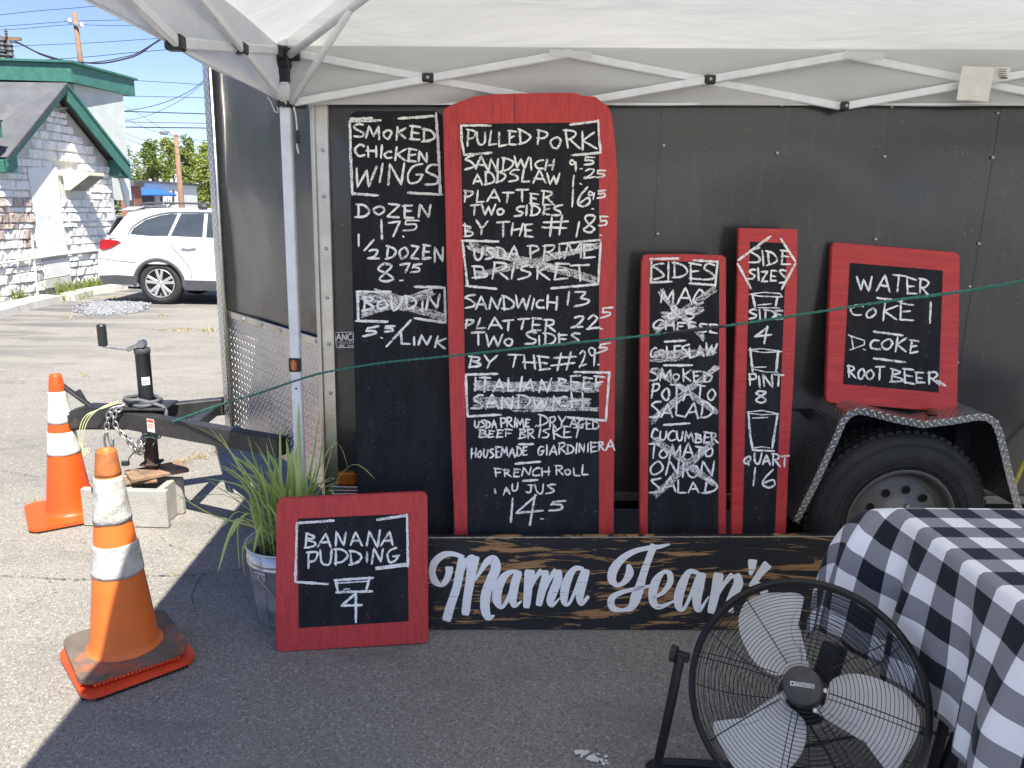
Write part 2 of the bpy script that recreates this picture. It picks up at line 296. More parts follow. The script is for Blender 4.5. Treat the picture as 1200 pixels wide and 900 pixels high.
MT = dict(
 asphalt=asphalt(), black=board_black(), red=board_red(), redh=board_red("red_paint_cross_grain", False, (.57, .046, .045)),
 chalk=chalk("chalk", .37, .48), smear=chalk("smeared_chalk", .42, .57, (.80, .77, .75, 1), 260),
 faint=chalk("faint_chalk_dust", .60, .70, (.5, .5, .5, 1), 200),
 sign=worn_sign(), letter=sign_white(), skin=trailer_skin(), canopy=fabric_canopy(), gingham=gingham(),
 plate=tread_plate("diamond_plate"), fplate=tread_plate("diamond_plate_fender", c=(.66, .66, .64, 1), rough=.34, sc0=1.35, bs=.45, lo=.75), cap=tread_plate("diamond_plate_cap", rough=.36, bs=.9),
 alu=simple("brushed_aluminium", (.58, .56, .51, 1), .36, 1, .2, 9, .2, 90),
 frame=simple("white_powder_coat", (.80, .82, .83, 1), .38, 0, .1, 20, .05),
 jack=simple("jack_paint", (.05, .055, .06, 1), .5, 0, .3, 30, .1), blackpl=simple("black_plastic", (.018, .019, .02, 1), .45, 0, .3, 30, .1),
 steel=simple("black_frame_steel", (.035, .035, .036, 1), .5, .2, .4, 14, .3, 60, .003, (.16, .12, .085, 1), (.62, .8), 9),
 chrome=simple("galvanised_fittings", (.45, .45, .44, 1), .4, 1, .3, 30, .2),
 galv=simple("galvanised_bucket_metal", (.66, .68, .69, 1), .40, .85, .35, 14, .35, 12, .004),
 rust=simple("rusty_steel", (.10, .055, .035, 1), .85, .3, .5, 25, .5, 80, .004, (.05, .04, .035, 1), (.4, .6), 12),
 block=simple("concrete_block", (.36, .345, .31, 1), .95, 0, .18, 15, .9, 160, .006, (.30, .28, .24, 1), (.55, .75), 40),
 plank=simple("weathered_board", (.27, .17, .10, 1), .85, 0, .4, 20, .6, 50, .004, (.12, .09, .07, 1), (.5, .62), 18),
 orange=simple("orange_cone_plastic", (.72, .085, .010, 1), .45, 0, .12, 4, .1, 40),
 orange2=simple("faded_orange_cone", (.70, .155, .025, 1), .5, 0, .2, 5, .15, 40, .003, (.38, .11, .04, 1), (.60, .78), 14),
 rustorange=simple("dirty_orange_cap", (.42, .13, .035, 1), .7, 0, .35, 18, .3, 50, .003, (.17, .08, .04, 1), (.5, .7), 22),
 redor=simple("red_orange_base", (.78, .07, .02, 1), .5, 0, .15, 8, .2, 60),
 grime=simple("grimy_cone_base", (.135, .11, .085, 1), .75, 0, .35, 10, .35, 60, .004, (.48, .12, .04, 1), (.50, .66), 7),
 sleeve=sleeve(), sleeve2=simple("clean_reflective_sleeve", (.62, .60, .55, 1), .5, 0, .15, 14, .35, 30, .004, (.40, .37, .32, 1), (.6, .8), 20),
 rubber=simple("tyre_rubber", (.028, .028, .027, 1), .7, 0, .3, 12, .3, 80),
 rim=simple("silver_grey_rim", (.15, .146, .135, 1), .45, .5, .2, 12, .1),
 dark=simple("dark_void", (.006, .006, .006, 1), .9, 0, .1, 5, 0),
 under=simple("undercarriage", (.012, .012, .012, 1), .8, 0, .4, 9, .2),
 amber=simple("amber_lens", (.55, .16, .02, 1), .25, 0, .2, 30, .2, 120),
 white=simple("white_label", (.75, .74, .68, 1), .6, 0, .08, 20, .05), ink=simple("label_ink", (.05, .05, .05, 1), .7, 0, .1, 5, 0),
 redlab=simple("red_label", (.60, .08, .05, 1), .6, 0, .1, 20, 0),
 rope=simple("green_cord", (.035, .17, .13, 1), .7, 0, .45, 160, .5, 300, .002),
 rope2=simple("yellow_cord", (.62, .50, .06, 1), .6, 0, .2, 60, .2), wire=simple("pale_wire", (.55, .58, .28, 1), .6, 0, .2, 60, .1),
 blade=simple("cream_fan_blade", (.94, .93, .89, 1), .22, 0, .1, 7, .05, 20, .002, (.38, .33, .25, 1), (.66, .85), 16),
 fanblk=simple("black_fan_metal", (.02, .021, .023, 1), .42, .3, .3, 30, .05),
 badge=simple("fan_hub_cap", (.055, .052, .045, 1), .6, 0, .4, 25, .2), silver=simple("silver_badge", (.6, .6, .6, 1), .35, .6, .1, 20, 0),
 paint=car_paint(), glass=simple("tinted_glass", (.05, .06, .07, 1), .05, 0, .3, 3, 0), cladding=simple("grey_cladding", (.07, .073, .08, 1), .6, 0, .2, 10, .1),
 tail=simple("red_tail_lamp", (.34, .010, .016, 1), .15, 0, .3, 12, .1), alloy=simple("alloy_wheel", (.62, .62, .61, 1), .3, .7, .1, 10, 0),
 stone=stone_white(), stoneb=simple("bare_brown_stone", (.44, .35, .30, 1), .9, 0, .4, 8, .8, 25, .02, (.62, .58, .52, 1), (.52, .66), 7),
 mortar=simple("pale_mortar", (.58, .57, .53, 1), .9, 0, .12, 6, .4, 30, .01),
 plaster=simple("white_render", (.70, .71, .68, 1), .85, 0, .08, 2, .3, 20, .006, (.48, .47, .42, 1), (.6, .8), 3),
 green=simple("green_painted_trim", (.045, .165, .125, 1), .5, 0, .25, 6, .2, 30, .004, (.09, .24, .17, 1), (.55, .75), 14),
 roof=simple("grey_roll_roofing", (.105, .108, .115, 1), .85, 0, .22, 3, .5, 40, .01, (.17, .15, .14, 1), (.55, .75), 2),
 roofd=simple("dark_roof_edge", (.055, .06, .07, 1), .7, 0, .3, 8, .2), brown=simple("brown_wall_shade", (.12, .07, .055, 1), .8, 0, .3, 6, .2),  # the brown carries the shade under the fascia
 cream=simple("cream_lamp_box", (.72, .68, .50, 1), .6, 0, .1, 8, .1),
 kerb=simple("painted_concrete_kerb", (.58, .56, .50, 1), .9, 0, .15, 4, .6, 30, .01, (.34, .32, .28, 1), (.55, .68), 5),
 gravel=simple("pale_gravel", (.27, .28, .29, 1), .9, 0, .8, 40, .3), lane=chalk("worn_lane_paint", .56, .74, (.60, .58, .52, 1), 20),
 crack=chalk("asphalt_crack", .44, .64, (.085, .08, .07, 1), 60), weed=simple("weed_green", (.12, .16, .035, 1), .8, 0, .5, 5, 0),
 straw=simple("dry_straw", (.40, .34, .20, 1), .85, 0, .4, 20, 0), soil=simple("pot_soil", (.05, .038, .028, 1), .95, 0, .4, 30, .8, 60, .01),
 brick=simple("far_brick", (.30, .13, .09, 1), .85, 0, .2, 6, .2), blue=simple("blue_awning", (.03, .13, .52, 1), .6, 0, .1, 3, .1),
 bark=simple("utility_pole_wood", (.26, .16, .10, 1), .85, 0, .3, 6, .4, 30, .01), trunk=simple("tree_bark", (.12, .09, .065, 1), .9, 0, .3, 3, .3),
 cable=simple("black_cable", (.02, .02, .02, 1), .6, 0, .2, 10, 0), cableg=simple("grey_coiled_cable", (.09, .095, .10, 1), .6, 0, .2, 40, .1),
 chip=simple("white_paint_scrap", (.75, .74, .70, 1), .8, 0, .1, 40, .3))
def leafmat(name, a, b, tr=.3):
    n = NT(name); oi = n.n("ShaderNodeObjectInfo"); r = n.noise(1.6, 3); r2 = n.math('ADD', n.math('MULTIPLY', oi.outputs['Random'], .5), n.math('MULTIPLY', r, .6))
    n.col(n.ramp(r2, .25, .8, a, b)); n.set(.5, 0, .35)
    t = n.n("ShaderNodeBsdfTranslucent"); n.l(n.ramp(r2, .25, .8, sc_(a, 1.3), sc_(b, 1.3)), t.inputs[0]); mx = n.n("ShaderNodeMixShader")
    mx.inputs[0].default_value = tr; n.l(n.b.outputs[0], mx.inputs[1]); n.l(t.outputs[0], mx.inputs[2]); n.l(mx.outputs[0], n.out.inputs[0]); return n.m
MT['grass'] = leafmat("lemongrass_leaf", (.36, .48, .12, 1), (.62, .68, .28, 1))
MT['tree1'] = leafmat("leaf_bright", (.16, .22, .05, 1), (.36, .40, .09, 1), .35)  # leaf colour lightened in place of haze
MT['tree2'] = leafmat("leaf_hazed", (.19, .22, .15, 1), (.28, .30, .19, 1), .3)  # haze of distance put into this paler, greyer leaf colour

# ------------------------------------------------------------------ handwriting
GL = {
'A': (.8, [[(0, 0), (.4, 1), (.8, 0)], [(.14, .34), (.68, .36)]]), 'B': (.7, [[(.1, 1), (.1, 0)], ['c', (0, .97), (.55, .86), (.5, .62), (.12, .52), (.66, .34), (.6, .1), (0, 0)]]),
'C': (.7, [['c', (.66, .9), (.4, 1), (.06, .6), (.08, .2), (.35, 0), (.7, .12)]]), 'D': (.8, [[(.12, 1), (.12, 0)], ['c', (0, 1), (.5, .86), (.8, .5), (.55, .12), (0, 0)]]),
'E': (.62, [[(.08, 1), (.08, 0)], [(0, 1), (.6, .97)], [(.08, .52), (.5, .54)], [(.04, .02), (.62, .04)]]), 'F': (.6, [[(.08, 1), (.08, 0)], [(0, 1), (.6, .98)], [(.08, .5), (.52, .52)]]),
'G': (.75, [['c', (.66, .95), (.3, .9), (.04, .5), (.2, .08), (.55, .05), (.72, .4)], [(.42, .42), (.76, .46)]]), 'H': (.75, [[(.08, 1), (.08, 0)], [(.68, 1), (.68, 0)], [(.0, .48), (.75, .52)]]),
'I': (.2, [[(.1, 1), (.1, 0)]]), 'J': (.6, [[(.05, 1), (.6, 1)], ['c', (.42, 1), (.42, .25), (.25, 0), (0, .15)]]), 'K': (.75, [[(.1, 1.05), (.1, -.05)], [(.7, .98), (.12, .5), (.75, 0)]]),
'L': (.6, [[(.08, 1), (.06, .03), (.6, .04)]]), 'M': (.95, [[(.05, 0), (.15, 1), (.46, .25), (.78, 1), (.9, 0)]]), 'N': (.8, [[(.06, 0), (.1, 1), (.68, 0), (.74, 1)]]),
'O': (.8, [['k', (.4, 1), (.04, .62), (.12, .15), (.45, 0), (.8, .4), (.7, .88)]]), 'P': (.65, [[(.1, 1), (.12, -.02)], ['c', (0, .96), (.5, .96), (.62, .72), (.4, .5), (.08, .42)]]),
'Q': (.85, [['k', (.4, .95), (.04, .6), (.15, .25), (.5, .22), (.78, .5), (.68, .85)], [(.5, .5), (.6, -.05)]]), 'R': (.75, [[(.1, 1), (.12, 0)], ['c', (0, .97), (.5, .97), (.6, .75), (.4, .55), (.1, .48)], [(.25, .5), (.75, -.02)]]),
'S': (.65, [['c', (.64, .95), (.3, .95), (.06, .76), (.3, .55), (.6, .32), (.5, .08), (0, .0)]]), 'T': (.75, [[(0, .98), (.75, 1)], [(.38, 1), (.36, 0)]]), 'U': (.75, [['c', (.05, 1), (.06, .35), (.3, .02), (.6, .2), (.7, 1)]]),
'V': (.7, [[(0, 1), (.32, 0), (.7, 1)]]), 'W': (1.05, [[(0, 1), (.22, 0), (.5, .85), (.75, 0), (1.02, 1)]]), 'X': (.7, [[(0, 1), (.7, 0)], [(.7, 1), (0, 0)]]), 'Y': (.7, [[(0, 1), (.34, .5)], [(.7, 1), (.34, .5), (.3, 0)]]),
'Z': (.7, [[(0, .96), (.62, 1), (.04, .02), (.7, .04)]]), 'o': (.62, [['k', (.3, .72), (.02, .45), (.12, .1), (.38, .04), (.6, .36), (.5, .64)]]), 'i': (.2, [[(.1, .7), (.1, 0)]]), 'c': (.6, [['c', (.58, .75), (.25, .72), (.05, .42), (.2, .1), (.6, .14)]]),
'0': (.6, [['k', (.3, 1), (.03, .6), (.15, .08), (.4, .04), (.6, .5), (.5, .92)]]), '1': (.25, [[(.12, 1), (.12, 0)]]), '2': (.65, [['c', (.05, .8), (.3, 1), (.58, .8), (.35, .35), (0, .02)], [(0, .02), (.68, .06)]]),
'3': (.6, [['c', (.03, .98), (.5, .95), (.28, .6)], ['c', (.28, .6), (.6, .42), (.5, .1), (0, .02)]]), '4': (.7, [[(.5, 1), (0, .38), (.72, .44)], [(.48, 1), (.46, -.05)]]), '5': (.7, [[(.7, .98), (.12, .94), (.1, .56)], ['c', (.1, .56), (.55, .5), (.55, .15), (0, 0)]]),
'6': (.65, [['c', (.45, 1), (.12, .6), (.05, .2), (.35, 0), (.64, .22), (.5, .45), (.12, .3)]]), '7': (.7, [[(0, .9), (.68, 1), (.38, 0)]]), '8': (.62, [['k', (.55, .9), (.25, 1), (.05, .78), (.32, .5), (.55, .22), (.3, 0), (.06, .2), (.3, .5)]]),
'9': (.6, [['k', (.5, .85), (.2, 1), (.04, .75), (.25, .55), (.5, .72)], [(.53, .9), (.48, 0)]]), '.': (.22, [[(.08, .06), (.16, 0)]]), ',': (.22, [[(.14, .1), (.06, -.12)]]), '#': (.95, [[(.32, 1), (.3, 0)], [(.68, 1), (.64, 0)], [(.05, .66), (.95, .7)], [(0, .36), (.9, .4)]]),
'/': (.6, [[(.6, 1), (0, 0)]]), '&': (.8, [['c', (.75, .1), (.25, .7), (.35, 1), (.5, .75), (.05, .3), (.3, 0), (.75, .45)]]), ' ': (.42, []), "'": (.2, [[(.1, 1), (.1, .75)]])}
def text_strokes(t, x0, y0, x1, y1, h, jit=.075, rg=rnd, split=False):
    """single-line letters fitted between two baseline points (photo px, y down)"""
    gap = .16; tot = sum(GL[c][0] for c in t)+gap*(len(t)-1); ux = (x1-x0)/tot; out = []; cx = 0; groups = [out]
    for c in t:
        if c == ' ': out = []; groups.append(out)
        wd, st = GL[c]; big = jit > .05; s = 1+rg.uniform(-.14, .14)*big; oy = rg.uniform(-.09, .09)*big; sh = rg.uniform(-.06, .16)*big
        for q in st:
            cur = q[0] if isinstance(q[0], str) else ''; pts = q[1:] if cur else q
            pts = [(cx+a*s+sh*(b-.3)+rg.uniform(-jit, jit)*.6, b*s+oy+rg.uniform(-jit, jit)) for a, b in pts]
            if cur: pts = smooth_pts(pts, 4, cur == 'k'); pts = pts+[pts[0]] if cur == 'k' else pts
            out.append([(x0+a*ux, y0+(y1-y0)*(a/tot)-b*h) for a, b in pts])
        cx += wd+gap
    return groups if split else [q for g_ in groups for q in g_]
_lay = [0]
def ribbon(bm, pl, pts, w, rg=rnd, rough=.22, off=.0016, taper=True):
    """flat stroke of chalk or paint lying on a board; pts in px, w in px (number or list)"""
    _lay[0] = (_lay[0]+1) % 14; off = off+_lay[0]*.00007
    P = []; W = []
    ws = w if isinstance(w, (list, tuple)) else [w]*len(pts)
    for i in range(len(pts)-1):
        a, b = pts[i], pts[i+1]; L = math.hypot(b[0]-a[0], b[1]-a[1]); n = max(1, int(L/2.2))
        for j in range(n): t = j/n; P.append((a[0]+(b[0]-a[0])*t, a[1]+(b[1]-a[1])*t)); W.append(ws[i]+(ws[i+1]-ws[i])*t)
    P.append(pts[-1]); W.append(ws[-1])
    Q = []
    for i in range(len(P)):
        if not Q or math.hypot(P[i][0]-Q[-1][0][0], P[i][1]-Q[-1][0][1]) > .25: Q.append((P[i], W[i]))
    if len(Q) < 2: Q.append(((Q[0][0][0]+.8, Q[0][0][1]+.3), Q[0][1]))
    L = []; Rr = []; N = len(Q)
    for i, ((x, y), wd) in enumerate(Q):
        a = Q[max(i-1, 0)][0]; b = Q[min(i+1, N-1)][0]; dx, dy = b[0]-a[0], b[1]-a[1]; l = math.hypot(dx, dy) or 1; nx, ny = -dy/l, dx/l
        f = 1 if (0 < i < N-1 or not taper) else .62
        if i == 0 and taper: x -= dx/l*wd*.35; y -= dy/l*wd*.35
        if i == N-1 and taper: x += dx/l*wd*.35; y += dy/l*wd*.35
        if rough > .1: f *= 1+.32*noise.noise((x*.16+_lay[0]*3, y*.16, 2))
        w1 = wd*.5*f*(1+rg.uniform(-rough, rough)); w2 = wd*.5*f*(1+rg.uniform(-rough, rough))
        L.append(bm.verts.new(pl.at(x+nx*w1, y+ny*w1, off))); Rr.append(bm.verts.new(pl.at(x-nx*w2, y-ny*w2, off)))
    for i in range(N-1): bm.faces.new((L[i], Rr[i], Rr[i+1], L[i+1]))
def writing(pl, items, parent, wd=2.4, name="chalk_writing", mat=None):
    wd *= 1.0
    """each item one line of writing = one part: list of (text,x0,y0,x1,y1,h) or ('-',pts) strokes"""
    for it in items:
        for e in it:
            if e[0] in ('-', 'thin'):
                for q in e[1:]:
                    bm = bmesh.new(); ribbon(bm, pl, q, wd*(1.15 if e[0] == '-' else .6)); mk("chalk_stroke", bm, mat or MT['chalk'], parent)
            else:
                for g_ in text_strokes(*e[:6], split=True):
                    bm = bmesh.new()
                    for q in g_: ribbon(bm, pl, q, wd*(e[6] if len(e) > 6 else 1))
                    mk("chalk_word", bm, mat or MT['chalk'], parent)
def smear(pl, a, b, w, parent, n=4, m='smear', jag=.5):
    """scribbled band that strikes a line of writing out: a dense zigzag rubbed with the side of the chalk"""
    bm = bmesh.new(); dx, dy = b[0]-a[0], b[1]-a[1]; l = math.hypot(dx, dy); nx, ny = -dy/l, dx/l
    for k in range(n):
        o = (k-(n-1)/2)*w/n; pts = []
        for j in range(9):
            t = j/8; q = rnd.uniform(-jag, jag)*w/n; e = rnd.uniform(-2, 2) if j in (0, 8) else 0
            pts.append((a[0]+dx*t+nx*(o+q)+dx/l*e, a[1]+dy*t+ny*(o+q)+dy/l*e))
        ribbon(bm, pl, pts, w/n*1.25, rough=.3, off=.0013)
    mk("chalk_scribble", bm, MT[m], parent)

# ------------------------------------------------------------------ ground
def ground():
    xs = [-300, -80, -40, -20]+[-12+i*.5 for i in range(49)]+[14, 20, 40, 80, 300]
    ys = [-300, -60, -20, -6]+[-2+i*.5 for i in range(41)]+[20, 24, 30, 45, 70, 120, 300, 900]
    bm = bmesh.new(); g = [[bm.verts.new((x, y, G(y)+(noise.noise((x*.3, y*.3, 0))*.012 if abs(y-9) < 11 and y > 4.5 else 0))) for x in xs] for y in ys]
    for j in range(len(ys)-1):
        for i in range(len(xs)-1): bm.faces.new((g[j][i], g[j][i+1], g[j+1][i+1], g[j+1][i]))
    o = mk("ground", bm, MT['asphalt'], smooth=True); kind(o, 'structure', "worn grey asphalt car park with pale stones in it"); return o
GR = ground()
def strip(name, pts, w, mat, parent, jit=.3, lift=.006):
    """thin irregular line lying on the ground, px points"""
    P = [ong(*p) for p in pts]; bm = bmesh.new(); prev = None; dense = []
    for a, b in zip(P, P[1:]):
        n = max(2, int((b-a).length/.07))
        for j in range(n): dense.append(a.lerp(b, j/n))
    dense.append(P[-1])
    for i, p in enumerate(dense):
        d = (dense[min(i+1, len(dense)-1)]-dense[max(i-1, 0)]).normalized(); nn = Vector((-d.y, d.x, 0))
        wob = noise.noise((p.x*3, p.y*3, 1))*w*jit*3; ww = w*.5*(1+rnd.uniform(-jit, jit)*1.5)
        q = p+nn*wob; q.z = G(q.y)+lift+(.012 if q.y > 4.5 else 0)
        a, b = bm.verts.new(q+nn*ww), bm.verts.new(q-nn*ww)
        if prev: bm.faces.new((prev[0], prev[1], b, a))
        prev = (a, b)
    o = mk(name, bm, mat, parent); return o
for pts, w_ in [([(0, 676), (90, 680), (150, 677), (235, 676), (290, 668), (310, 660)], .012), ([(0, 449), (60, 450), (140, 446)], .02),
                ([(120, 470), (190, 465), (262, 462)], .02), ([(170, 387), (215, 388), (258, 388)], .03),
                ([(283, 600), (262, 612), (245, 625)], .006), ([(0, 552), (45, 560), (70, 556), (120, 566)], .007), ([(235, 676), (225, 700), (232, 730)], .005), ([(60, 679), (52, 700), (20, 722)], .005), ([(165, 610), (200, 640), (235, 652)], .005)]:
    strip("crack", pts, w_, MT['crack'], GR)
for pts, w_ in [([(0, 433), (60, 434), (130, 433)], .10), ([(0, 447), (90, 444), (175, 441), (262, 431)], .10), ([(0, 386), (70, 386), (140, 387)], .10),
                ([(0, 404), (40, 403)], .12), ([(60, 375), (140, 371), (200, 369)], .10), ([(205, 358), (262, 354)], .10)]:
    strip("parking_line", pts, w_, MT['lane'], GR, .2, .004)
for k in range(24):       # little dark and pale stones pressed in the surface
    pass
def scraps():
    b = bmesh.new(); pl = None
    for cx, cy, n, s in [(682, 884, 26, .006), (693, 890, 30, .007), (703, 893, 12, .005)]:
        for _ in range(n):
            p = ong(cx+rnd.gauss(0, 3.5), cy+rnd.gauss(0, 1.8)); p.z = .0045+rnd.random()*.002; r = s*rnd.uniform(.5, 1.5)
            vs = [b.verts.new(p+Vector((math.cos(a)*r*rnd.uniform(.6, 1.3), math.sin(a)*r*rnd.uniform(.6, 1.3), 0))) for a in [0, 1.2, 2.4, 3.7, 5]]
            b.faces.new(vs)
    o = mk("paint_splash", b, MT['chip'], GR); o['kind'] = 'stuff'
scraps()
def pebbles():
    b = bmesh.new()
    for _ in range(420):
        x, y = rnd.uniform(-1.6, 1.4), rnd.uniform(1.7, 2.45)
        r = rnd.uniform(.0015, .0045); M = Matrix.Translation((x, y, r*.3)) @ Matrix.Diagonal((r, r*rnd.uniform(.6, 1), r*.6, 1))
        bmesh.ops.create_icosphere(b, subdivisions=1, radius=1, matrix=M)
    o = mk("loose_grit", b, MT['gravel']); kind(o, 'stuff', "small loose grit lying on the asphalt by the boards"); o['category'] = 'grit'
pebbles()

# ------------------------------------------------------------------ trailer
SX0, SX1, SY = -.585, 3.5, 2.85
NX, NY = -1.225, 3.65
BZ, TZ = .40, 2.3
tr = thing("cargo_trailer", "charcoal v-nose cargo trailer with diamond plate nose and fender behind the menu boards", "trailer", (1.0, 3.65, 0))
def grid_sheet(bm, fn, nu, nv, uvs=None):
    uvl = bm.loops.layers.uv.verify() if uvs else None
    g = [[bm.verts.new(fn(i/nu, j/nv)) for i in range(nu+1)] for j in range(nv+1)]
    for j in range(nv):
        for i in range(nu):
            f = bm.faces.new((g[j][i], g[j][i+1], g[j+1][i+1], g[j+1][i]))
            if uvs:
                for lp, (a, b) in zip(f.loops, ((i, j), (i+1, j), (i+1, j+1), (i, j+1))): lp[uvl].uv = uvs(a/nu, b/nv)
    return bm
def dents(x, z): return noise.noise((x*1.3, z*1.1, 3))*.020 + noise.noise((x*3.2+z, z*3, 9))*.0045
seams = [SX0, .64, 1.89, SX1]
for a, b in zip(seams, seams[1:]):        # overlapping sheets of the side
    bm = grid_sheet(bmesh.new(), lambda u, v: Vector((a+(b-a)*u, SY+dents(a+(b-a)*u, v*2)*min(1, 8*u, 8*(1-u))+(.0012 if u > .99 else 0), BZ+(TZ-BZ)*v)), 34, 44)
    mk("side_panel", bm, MT['skin'], tr, smooth=True)
bm = bmesh.new(); box(bm, ((SX0+SX1)/2+.05, 3.65+.03, (BZ+TZ)/2+.02), (SX1-SX0-.12, 1.5, TZ-BZ-.04)); mk("body_core", bm, MT['under'], tr)
bm = bmesh.new(); prism(bm, [Vector((SX0, SY, TZ)), Vector((SX1, SY, TZ)), Vector((SX1, 4.45, TZ)), Vector((SX0, 4.45, TZ)), Vector((NX, NY, TZ))], Vector((0, 0, .03))); mk("roof", bm, MT['alu'], tr)
for far in (0, 1):                    # the two slanted nose faces
    y0 = SY if not far else 2*NY-SY
    A, B = Vector((NX, NY, 0)), Vector((SX0, y0, 0))
    if far: A, B = B, A
    def fn(u, v, A=A, B=B): p = A.lerp(B, u); return Vector((p.x, p.y, .99+v*(TZ-.99)))
    def fn2(u, v, A=A, B=B): p = A.lerp(B, u); n = Vector((-(B-A).y, (B-A).x, 0)).normalized()*-.006*(1 if not far else -1); q = p; zb = (.46*(1-u)+.385*u) if not far else (.385*(1-u)+.46*u); return Vector((q.x, q.y, zb+v*(1.0-zb)))
    off = Vector(((B-A).y, -(B-A).x, 0)).normalized()
    bm = grid_sheet(bmesh.new(), lambda u, v: fn(u, v)+off*(dents(u*2, v*2+5)*.8*min(1, 8*u, 8*(1-u))), 24, 30)
    mk("nose_panel", bm, MT['skin'], tr, smooth=True)
    bm = grid_sheet(bmesh.new(), lambda u, v: fn2(u, v)+off*(.007+noise.noise((u*3, v*2, 7))*.006*min(1, 8*u, 8*(1-u))), 20, 14, lambda u, v: (u*(B-A).length, v*.58))
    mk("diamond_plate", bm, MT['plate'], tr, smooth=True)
    bm = bmesh.new(); bar(bm, fn(0, 0)+off*.012, fn(1, 0)+off*.012, .008, .032, bev=.002); tm = mk("plate_trim", bm, MT['alu'], tr)
    bm = bmesh.new()
    lathe(bm, [(.008, 0), (.007, .003), (.003, .005), (.0001, .005)], (0, 0, 0), off, 8); s0 = mk("screw", bm, MT['chrome'], tm)
    s0.matrix_basis = Matrix.Translation(fn(.06, 0)+off*.016)
    for u in (.26, .46, .64, .82, .95): copy_mesh(s0, "screw", tm, Matrix.Translation(fn(u, 0)+off*.016))
    if not far:
        for z in (1.12, 1.38, 1.64, 1.9): copy_mesh(s0, "screw", tr, Matrix.Translation(fn(.955, 0)+off*.002+Vector((0, 0, z-.99))))
# corner trims
def trim(x, y, w_, nm, mat, uv=False):
    bm = bmesh.new(); box(bm, (x, y, (.36+TZ)/2), (w_, .03, TZ-.36), None, .004); return mk(nm, bm, mat, tr)
t1 = trim(SX0+.004, SY-.004, .066, "corner_trim", MT['alu'])
bm = bmesh.new(); box(bm, (SX0-.015, SY-.0245, (.36+TZ)/2), (.012, .012, TZ-.37), None, .003); mk("trim_lip", bm, MT['alu'], t1)
bm = bmesh.new(); lathe(bm, [(.0075, 0), (.0065, .003), (.003, .0048), (.0001, .005)], (0, 0, 0), (0, -1, 0), 8); rv = mk("screw", bm, MT['chrome'], t1)
rv.matrix_basis = Matrix.Translation((SX0+.014, SY-.019, .45))
for z in (.58, .80, .99, 1.165, 1.345, 1.53, 1.69, 1.86): copy_mesh(rv, "screw", t1, Matrix.Translation((SX0+.014+rnd.uniform(-.002, .002), SY-.019, z)))
bm = bmesh.new(); uvl = bm.loops.layers.uv.verify(); cap = [(NX-.026, NY+.03), (NX-.030, NY+.006), (NX-.026, NY-.018), (NX-.006, NY-.050), (NX+.018, NY-.080)]; prev = None
for x, y in cap:
    row = (bm.verts.new((x, y, .43)), bm.verts.new((x, y, TZ)))
    if prev:
        f = bm.faces.new((prev[0], row[0], row[1], prev[1])); k = cap.index((x, y))
        for lp, uvv in zip(f.loops, (((k-1)*.022, 0), (k*.022, 0), (k*.022, 1.87), ((k-1)*.022, 1.87))): lp[uvl].uv = uvv
    prev = row
mk("nose_cap", bm, MT['cap'], tr, smooth=True)
bm = bmesh.new(); tube(bm, [(NX+.028, NY-.080, .43), (NX+.028, NY-.080, TZ)], .009, 8); mk("nose_cap_edge", bm, MT['alu'], tr, smooth=True)
bm = bmesh.new(); box(bm, (NX+.035, NY+.03, (.43+TZ)/2), (.09, .09, TZ-.43), None, .01); mk("nose_post", bm, MT['alu'], tr)
bm = bmesh.new(); lathe(bm, [(.0062, 0), (.0058, .0025), (.003, .004), (.0001, .0042)], (0, 0, 0), (0, -1, 0), 8); rv2 = mk("rivet", bm, MT['chrome'], tr)
rv2.matrix_basis = Matrix.Translation((.655, SY-.004, 1.74))
for x in (-.15, .26, .655, 1.075, 1.48, 1.882, 2.29, 2.69, 3.1):
    for z in (.50, .78, .95, 1.25, 1.42, 1.725, 1.893, 2.1):
        if x == .655 and z == 1.725: continue
        copy_mesh(rv2, "rivet", tr, Matrix.Translation((x+rnd.uniform(-.006, .006), SY-.004+dents(x, (z-BZ)/(TZ-BZ)*2), z+rnd.uniform(-.006, .006))))
bm = bmesh.new(); box(bm, ((SX0+SX1)/2+.04, SY-.002, .385), (SX1-SX0-.08, .03, .034), None, .003); mk("bottom_rail", bm, simple("dull_rail", (.22, .22, .21, 1), .45, .8), tr)
bm = bmesh.new()
for x in (-.3, .3, .9, 1.5, 2.1, 2.7, 3.3): box(bm, (x, 3.65, .33), (.06, 1.5, .06))
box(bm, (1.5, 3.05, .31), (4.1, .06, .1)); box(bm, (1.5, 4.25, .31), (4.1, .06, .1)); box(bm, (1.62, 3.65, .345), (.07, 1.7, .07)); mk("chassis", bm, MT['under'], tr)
bm = bmesh.new(); p = ony(407, 559, SY); box(bm, (p.x, SY-.016, p.z), (.082, .022, .056), None, .009, 3); am = mk("marker_light", bm, MT['amber'], tr, "amber side marker light low beside the corner trim")
bm = bmesh.new(); box(bm, (p.x, SY-.007, p.z), (.094, .008, .066), None, .003); mk("light_base", bm, MT['blackpl'], am)
bm = bmesh.new()
for k in range(3): box(bm, (p.x+.01, SY-.02, .418-k*.014), (.15, .014, .011), None, .002)
mk("step_rail", bm, MT['alu'], tr)
